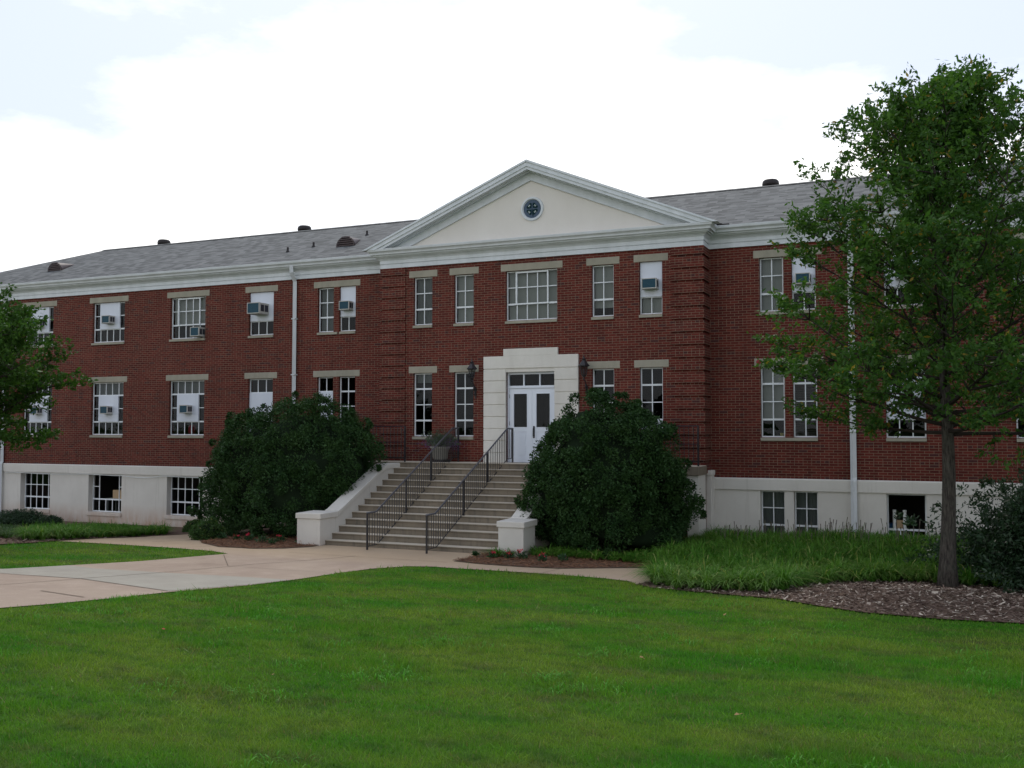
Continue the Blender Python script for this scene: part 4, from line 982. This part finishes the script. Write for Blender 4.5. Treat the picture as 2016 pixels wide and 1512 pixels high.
# ------------------------------------------------------------------ foliage
def leaf_quads(C, D, N, L_, W_):
    """C centres, D direction, N normal-ish; returns pointed leaf quads"""
    D = D / (np.linalg.norm(D, axis=1, keepdims=True) + 1e-9); S = np.cross(D, N); S /= (np.linalg.norm(S, axis=1, keepdims=True) + 1e-9)
    L_ = np.broadcast_to(L_, (len(C),))[:, None]; W_ = np.broadcast_to(W_, (len(C),))[:, None]
    return np.stack([C - D*L_/2, C + S*W_/2 - D*L_*.05, C + D*L_/2, C - S*W_/2 - D*L_*.05], 1).reshape(-1, 3)
def rand_dir(n, up=0):
    v = rng.normal(0, 1, (n, 3)); v[:, 2] += up; return v / np.linalg.norm(v, axis=1, keepdims=True)
def tree(name, base, height, rad, z0, profile, trunk_r, nl, leaf_m, label, seed, leaves=14, lean=(0,0), leaf=(.105,.042), tw=1.0, cull=None, extra=None, subs=3):
    rr = random.Random(seed); t = empty(name, base, label, 'tree')
    Hh = height; V3 = Vector
    tp = [V3((lean[0]*z*z*.02 + .03*math.sin(z*1.3+seed), lean[1]*z*z*.02 + .03*math.cos(z*1.1), z)) for z in np.linspace(0, Hh*.88, 16)]
    tr_ = [trunk_r * (1.5 if i == 0 else 1.06 if i == 1 else (1 - .88 * (i/15) ** 1.15)) for i in range(16)]
    mb = MB(); mb.tube([p - V3((0,0,.15)) if i == 0 else p for i, p in enumerate(tp)], tr_, 14); trunk = mb.build('trunk', M['bark'], t, smooth=True)
    def tpos(z):
        u = z / (Hh*.88) * 15; i = min(14, int(u)); return tp[i].lerp(tp[i+1], u - i), tr_[i] * (1-(u-i)) + tr_[i+1]*(u-i)
    tips = []; lm = MB()
    for k_ in range(nl):
        f = (k_ + .3) / nl; z = z0 + (Hh*.86 - z0) * f ** 1.3; az = k_ * 2.39996 + rr.uniform(-.3, .3)
        p0, r0 = tpos(z); el = R(2 + 68 * f ** 1.15 + rr.uniform(-7, 7))
        # length so that the limb reaches the crown outline
        Lb = .5
        while Lb < 6:
            zz = z + Lb * math.sin(el) * .9; 
            if Lb * math.cos(el) >= profile(zz) * rr.uniform(.80, .97): break
            Lb += .1
        Lb = min(Lb, rad * 1.5)
        pts = [p0.copy()]; d = V3((math.cos(az)*math.cos(el), math.sin(az)*math.cos(el), math.sin(el)))
        n = 7
        for i in range(n):
            d = (d + V3((rr.uniform(-.13,.13), rr.uniform(-.13,.13), rr.uniform(-.06,.12)))).normalized(); pts.append(pts[-1] + d * Lb / n)
        rb = max(.012, min(r0 * .42, .012 + Lb * .013)); lm.tube(pts, [rb * (1 - .85 * i / n) for i in range(n+1)], 6)
        for i in range(1, n + 1):
            for q in range(subs if i < n else 4):
                if i == 1 and rr.random() < .6: continue
                a2 = rr.uniform(0, 6.28); dd = (d * .8 + V3((math.cos(a2), math.sin(a2), rr.uniform(-.35, .6)))).normalized(); l2 = Lb * rr.uniform(.16, .33) * (1.15 - .35 * i / n) * tw + .12
                s0 = pts[i]; s1 = s0 + dd * l2 * .5; s2 = s1 + (dd + V3((rr.uniform(-.3,.3), rr.uniform(-.3,.3), rr.uniform(-.1,.3)))).normalized() * l2 * .5
                lm.tube([s0, s1, s2], [rb*.35+.003, .006, .003], 4, False)
                for c in range(4):
                    a3 = rr.uniform(0, 6.28); u_ = rr.uniform(.25, 1); s3 = s0.lerp(s1, u_*2) if u_ < .5 else s1.lerp(s2, u_*2-1)
                    e = (dd + V3((math.cos(a3), math.sin(a3), rr.uniform(-.5, .5)))).normalized(); tips.append((s3, e, rr.uniform(.22, .42)))
                tips.append((s2, dd, .3))
    if extra: tips += extra(V3, rr, lm)
    lm.build('branches', M['twig'], t, smooth=True)
    P = np.array([[*a] for a, b, c in tips]); D = np.array([[*b] for a, b, c in tips]); L_ = np.array([c for a, b, c in tips])
    n = len(P); P = np.repeat(P, leaves, 0); D = np.repeat(D, leaves, 0); L_ = np.repeat(L_, leaves); u_ = rng.uniform(.35, 1, len(P))
    C = P + D * (L_ * u_)[:, None] + rng.normal(0, .045, (len(P), 3)); d2 = D * .7 + rand_dir(len(P)) * .9; d2[:, 2] -= .15
    if cull:
        k = cull(C); C, d2 = C[k], d2[k]
    s_ = rng.lognormal(0, .2, len(C))
    np_mesh('crown', leaf_quads(C, d2, rand_dir(len(C), .8), leaf[0]*s_, leaf[1]*s_), 4, leaf_m, t)
    return t
def prof_r(z):       # crown radius by height above the trunk base, read off the outline
    return float(np.interp(z, [1.9, 2.5, 3.4, 5.0, 6.2, 7.2, 7.8, 8.4, 8.8, 9.1], [2.6, 2.95, 3.0, 2.95, 2.6, 2.1, 1.6, .95, .4, .1]))
tree('oak_tree', (10.6, -6.8, TREE_Z), 9.0, 3.1, 2.75, prof_r, .138, 60, M['oak'], 'young oak tree with dense green crown standing in the mulch bed at right', 5, leaves=17, leaf=(.105,.043), subs=2)
def prof_l(z): return float(np.interp(z, [2.4, 3, 4.2, 5.0, 5.8, 6.3], [1.8, 2.6, 2.8, 2.1, 1.2, .3]))
tree('leafy_tree', (-11.9, -9.6, float(ground(-11.9, -9.6))), 6.3, 3.0, 2.5, prof_l, .14, 64, M['oakleft'], 'green tree at the left edge of the photo, its branches over the lower windows', 11, leaves=13, leaf=(.11,.052))

def bush(name, c, rx, ry, z0, z1, nsp, per, m, label, seed, core=True, leaf=(.056,.031), bumps=.13, spikes=110, cat='bush', shell=(.84,.97), sprig=.24, stems=10, flat=None, dome=0.0):
    r_ = np.random.default_rng(seed); t = empty(name, (c[0], c[1], z0), label, cat); Hz = z1 - z0
    ph = r_.uniform(0, 6.28, (6, 3)); fr = r_.uniform(1.5, 5, (6, 3))
    def radius(D):
        s = np.zeros(len(D))
        for i in range(6): s += np.sin(D[:, 0]*fr[i,0]+ph[i,0]) * np.sin(D[:, 1]*fr[i,1]+ph[i,1]) * np.sin(D[:, 2]*fr[i,2]+ph[i,2])
        return 1 + bumps * s
    def shape(D, k):
        r = radius(D) * k; zc = Hz * .44
        zz = zc + D[:, 2]*np.where(D[:, 2] > 0, Hz*.56, zc*1.05)*r
        wd = np.where(D[:, 2] < 0, 1 / np.maximum(np.sqrt(1 - D[:, 2]**2), .25) ** .75, 1 / np.maximum(np.sqrt(1 - D[:, 2]**2), .35) ** dome) * (1.13 - .26 * np.clip(zz / Hz, 0, 1))
        P = np.stack([D[:, 0]*rx*r*wd, D[:, 1]*ry*r*wd, zz], 1)
        P[:, 2] = np.maximum(P[:, 2], .03)
        return P if flat is None else flat(P)
    D = r_.normal(0, 1, (nsp, 3)); D /= np.linalg.norm(D, axis=1, keepdims=True)
    k = r_.uniform(shell[0], shell[1], nsp); k[:spikes] = r_.uniform(.99, 1.10, spikes)
    P = shape(D, k); lr = sprig * r_.uniform(.55, 1.3, nsp); lr[:spikes] *= .5
    n_ = nsp * per; Pr = np.repeat(P, per, 0); Do = np.repeat(D, per, 0)
    E_ = r_.normal(0, 1, (n_, 3)) + Do * .8; E_ /= np.linalg.norm(E_, axis=1, keepdims=True)
    C = Pr + E_ * (np.repeat(lr, per) * r_.uniform(.5, 1.12, n_))[:, None]
    Dr = E_; d2 = E_ * .8 + r_.normal(0, .55, E_.shape); s_ = r_.lognormal(0, .25, n_)
    C[:, 2] = np.maximum(C[:, 2], .02)
    N_ = E_ * .5 + r_.normal(0, .6, E_.shape); N_[:, 2] += .5
    np_mesh('foliage', leaf_quads(C, d2, N_, leaf[0]*s_, leaf[1]*s_), 4, m, t)
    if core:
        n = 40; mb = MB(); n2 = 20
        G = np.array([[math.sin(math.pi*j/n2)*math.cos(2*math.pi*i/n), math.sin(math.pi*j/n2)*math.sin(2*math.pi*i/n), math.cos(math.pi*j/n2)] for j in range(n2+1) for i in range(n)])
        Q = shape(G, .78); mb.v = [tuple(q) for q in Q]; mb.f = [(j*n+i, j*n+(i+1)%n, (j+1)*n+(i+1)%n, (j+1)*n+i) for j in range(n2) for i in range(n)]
        mb.build('light_block_core', M['dark_core'], t, smooth=True)  # added solid lump that stops light passing through the leaves
    mb = MB()
    for i in range(stems):
        a = 6.28 * i / stems; dd = Vector((math.cos(a)*rx*.6, math.sin(a)*ry*.6, Hz*.75)); mb.tube([(0,0,-.05), tuple(dd*.4 + Vector((0,0,.1))), tuple(dd)], [.03,.018,.006], 5)
    mb.build('stems', M['twig'], t)
    return t
gz_ = lambda x, y: float(ground(x, y))
def flat_l(P):   # kept behind the sloping side wall of the stairs
    P = P.copy(); lim = 2.10 + 1.05*smooth((P[:, 2]-1.6)/.6); P[:, 0] = np.where(P[:, 0] > lim, lim + (P[:, 0] - lim) * .12, P[:, 0]); return P
def flat_r(P):
    P = P.copy(); lim = -1.85; P[:, 0] = np.where(P[:, 0] < lim, lim + (P[:, 0] - lim) * .45, P[:, 0]); return P
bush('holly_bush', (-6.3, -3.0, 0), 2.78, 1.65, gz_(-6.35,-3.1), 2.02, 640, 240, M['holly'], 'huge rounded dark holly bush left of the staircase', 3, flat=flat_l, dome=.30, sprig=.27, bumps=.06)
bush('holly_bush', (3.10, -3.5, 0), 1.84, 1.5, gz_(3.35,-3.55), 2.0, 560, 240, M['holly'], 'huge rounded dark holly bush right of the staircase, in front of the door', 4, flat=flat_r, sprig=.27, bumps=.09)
bush('loose_shrub', (12.75, -5.6, 0), 2.05, 1.5, gz_(13,-6), .72, 900, 30, M['shrub'], 'dark loose shrub behind the trunk at the right edge of the photo', 8, leaf=(.085,.03), bumps=.25, spikes=260, sprig=.22, cat='shrub', shell=(.5,1.06), core=False)
bush('loose_shrub', (12.9, -5.5, 0), 1.9, 1.2, gz_(13,-6), .05, 1500, 22, M['shrub'], 'low dense dark shrub at the foot of the loose shrub at right', 9, leaf=(.085,.03), bumps=.15, spikes=60, cat='shrub')
for i, (x, y, r, h, lab) in enumerate([(-18.9,-1.6,1.0,.5,'low clipped dark shrub against the foundation at far left'),(-21.2,-1.8,1.1,.55,'low clipped dark shrub beside the leftmost downpipe'),(-17.2,-1.7,.35,.36,'tiny dark shrub right of the low clipped shrubs'),(-7.55,-5.1,.42,.52,'small soft green tuft shrub at the left foot of the big holly'),(-11.3,-1.25,.38,.35,'small round shrub at the right end of the left liriope row'),(-9.9,-1.1,.35,.4,'small shrub between path and left holly by the wall')]):
    bush('small_shrub', (x, y, 0), r, r*.8, gz_(x,y), gz_(x,y)+h, int(260+500*r), 12, M['shrub'] if i < 3 else M['liriopedark'], lab, 20+i, leaf=(.05,.02), bumps=.08, spikes=20, sprig=.09, cat='shrub', stems=5)
# planter plant
t = bush('flowering_plant', (-2.63,-1.12,0), .42, .34, .86, 1.24, 260, 14, M['grayleaf'], 'gray green plant with purple flowers spilling from the landing planter', 31, core=False, leaf=(.05,.016), bumps=.2, spikes=60, sprig=.1, cat='plant', shell=(.2,1.1), stems=5); t.location.z -= .07
C = rng.normal(0, 1, (900, 3)) * np.array([.22,.12,.09]) + np.array([0,0,.1]); C[:450, 0] -= .28; C[450:, 0] += .22; C[:, 2] -= .12*np.abs(C[:, 0]) 
np_mesh('flower', leaf_quads(C, rand_dir(900), rand_dir(900), .03, .016), 4, M['purple'], t)

# liriope: arching blades in clumps
def liriope(name, region, step, n_per, h, m, label, mound=None, spread=.13, spikes=0, box=None):
    xs_ = [p[0] for p in region]; ys_ = [p[1] for p in region]
    gx_, gy_ = np.meshgrid(np.arange(min(xs_), max(xs_), step), np.arange(min(ys_), max(ys_), step))
    X = gx_.ravel() + rng.uniform(-.4, .4, gx_.size)*step; Y = gy_.ravel() + rng.uniform(-.4, .4, gx_.size)*step
    k = inside(region, X, Y); X, Y = X[k], Y[k]; n = len(X)
    hc = h * rng.uniform(.82, 1.15, n) * (1 + .10*np.sin(X*2.1)*np.sin(Y*1.7)); fa = rng.uniform(0, 6.28, n*n_per)
    XX = np.repeat(X, n_per) + np.cos(fa)*rng.uniform(0, 1, n*n_per)*spread*.5; YY = np.repeat(Y, n_per) + np.sin(fa)*rng.uniform(0, 1, n*n_per)*spread*.5
    H_ = np.repeat(hc, n_per) * rng.uniform(.6, 1.15, n*n_per)
    o = blades(name, XX, YY, H_, rng.uniform(.012, .021, n*n_per), m, 1.0, 4, mound, .02, fa)
    return tag(o, label, 'ground cover', kind='stuff')
LR_B = [(5.18,-7.07),(5.55,-8.35),(6.2,-8.85),(7.1,-8.98),(7.85,-8.85),(8.15,-7.8),(8.69,-6.9),(9.56,-6.35),(10.3,-6.15),(11.37,-6.23),(12.0,-6.0),(12.2,-.5),(5.1,-.5),(4.7,-3.0),(4.9,-5.3),(4.95,-5.6)]
liriope('liriope', LR_B, .25, 90, .47, M['liriope'], 'broad bed of long arching green liriope leaves right of the path', mound_r)
LR_A = [(.78,-5.0),(.98,-5.62),(1.4,-5.68),(2.17,-5.5),(2.95,-5.3),(3.62,-5.5),(4.83,-5.65),(4.9,-3.3),(3.0,-5.0),(1.95,-5.45),(1.1,-5.55)]
LR_A = [(.9,-5.62),(1.24,-5.72),(2.17,-5.45),(2.95,-5.25),(3.62,-5.4),(4.90,-5.55),(5.0,-3.9),(4.4,-4.2),(3.6,-4.9),(2.5,-4.95),(1.9,-5.0),(1.9,-5.5),(1.2,-5.54)]
liriope('liriope', LR_A, .17, 44, .30, M['liriope'], 'low strip of liriope in front of the right holly and pedestal')
LL = [(-11.6,-7.7),(-10.95,-7.85),(-10.86,-7.2),(-11.0,-5.7),(-11.85,-2.9),(-11.6,-2.0),(-12.6,-1.5),(-14.5,-1.9),(-15.5,-3.2),(-14.0,-5.2)]
liriope('liriope', LL, .27, 76, .42, M['liriope'], 'row of arching liriope clumps along the left path')
LL2 = [(-17.5,-8.6),(-14.2,-7.9),(-12.2,-7.5),(-13.5,-5.8),(-16.0,-4.0),(-22,-4.5),(-24,-8)]
liriope('liriope', LL2, .24, 38, .30, M['liriopedark'], 'darker liriope clumps at the left edge beyond the lawn')
# liriope flower spikes at the back of the bed
n = 150; X = rng.uniform(5.6, 12, n); Y = rng.uniform(-2.6, -.7, n); H_ = rng.uniform(.45, .66, n)
mb = MB()
for x, y, h_ in zip(X, Y, H_):
    z = gz_(x, y); lx, ly = rng.normal(0, .05, 2); mb.tube([(x,y,z),(x+lx*.5,y+ly*.5,z+h_*.6),(x+lx,y+ly,z+h_*.99)], [.004,.004,.010], 4)
tag(mb.build('liriope_flower_spikes', mat('spike', (.14,.10,.10), .8, var=(.10,.12,.06), scale=9)), 'thin purplish flower spikes rising above the liriope by the wall', 'ground cover', kind='stuff')

# bedding plants with red flowers
def bedding(x, y, r, label, seed, red=True):
    r_ = np.random.default_rng(seed); z = gz_(x, y) + .03
    t = empty('flower_plant', (x, y, z), label, 'flower', 'red bedding flowers in the pine straw')
    n = 90; D = r_.normal(0, 1, (n, 3)); D[:, 2] = np.abs(D[:, 2]) + .25; D /= np.linalg.norm(D, axis=1, keepdims=True)
    C = D * r * r_.uniform(.4, 1.0, n)[:, None] * np.array([1, 1, 1.15]); 
    np_mesh('foliage', leaf_quads(C, D + r_.normal(0, .3, D.shape), np.cross(D, r_.normal(0, 1, D.shape)), .075, .034), 4, M['bedding'], t)
    mb = MB(); 
    for i in range(6): a = i*1.05; mb.tube([(0,0,-.02),(math.cos(a)*r*.6, math.sin(a)*r*.6, r*.9)], .004, 4)
    mb.build('stem', M['twig'], t)
    if red:
        C = np.array([0, -r*.35, r*1.05]) + r_.normal(0, 1, (16, 3)) * np.array([.035,.03,.018]); V = leaf_quads(C, rand_dir(16), rand_dir(16, 1), .045, .035); np_mesh('blossom', V, 4, M['redpetal'], t)
labL = ['leftmost flower plant at the foot of the left holly', 'small flower plant second from left at the left holly', 'flower plant with red blossom third from left at the left holly', 'larger flower plant in the middle of the left row',
        'frontmost flower plant of the left row nearest the path', 'flower plant with red blossom near the left pedestal', 'small flower plant nearest the left pedestal']
for i, (x, y) in enumerate([(-7.07,-5.11),(-6.5,-5.18),(-6.0,-5.32),(-5.38,-5.6),(-4.87,-5.86),(-5.04,-5.3),(-4.45,-5.3)]): bedding(x, y, [.15,.11,.16,.19,.15,.15,.11][i], labL[i], 50+i, i in (1,2,5,6))
labR = ['small flower plant nearest the right pedestal, leftmost of its row', 'flower plant with red blossom second from left in the right straw bed', 'flower plant third from left in the right straw bed', 'tall flower plant with bright red blossom in the right straw bed',
        'flower plant with red blossom fifth in the right straw bed', 'rightmost flower plant of the right straw bed, without blossom']
for i, (x, y) in enumerate([(.76,-5.85),(1.24,-5.95),(1.63,-5.92),(1.93,-5.90),(2.46,-6.0),(2.88,-5.85)]): bedding(x, y, [.10,.13,.13,.18,.14,.15][i], labR[i], 70+i, i in (1,2,3,4))
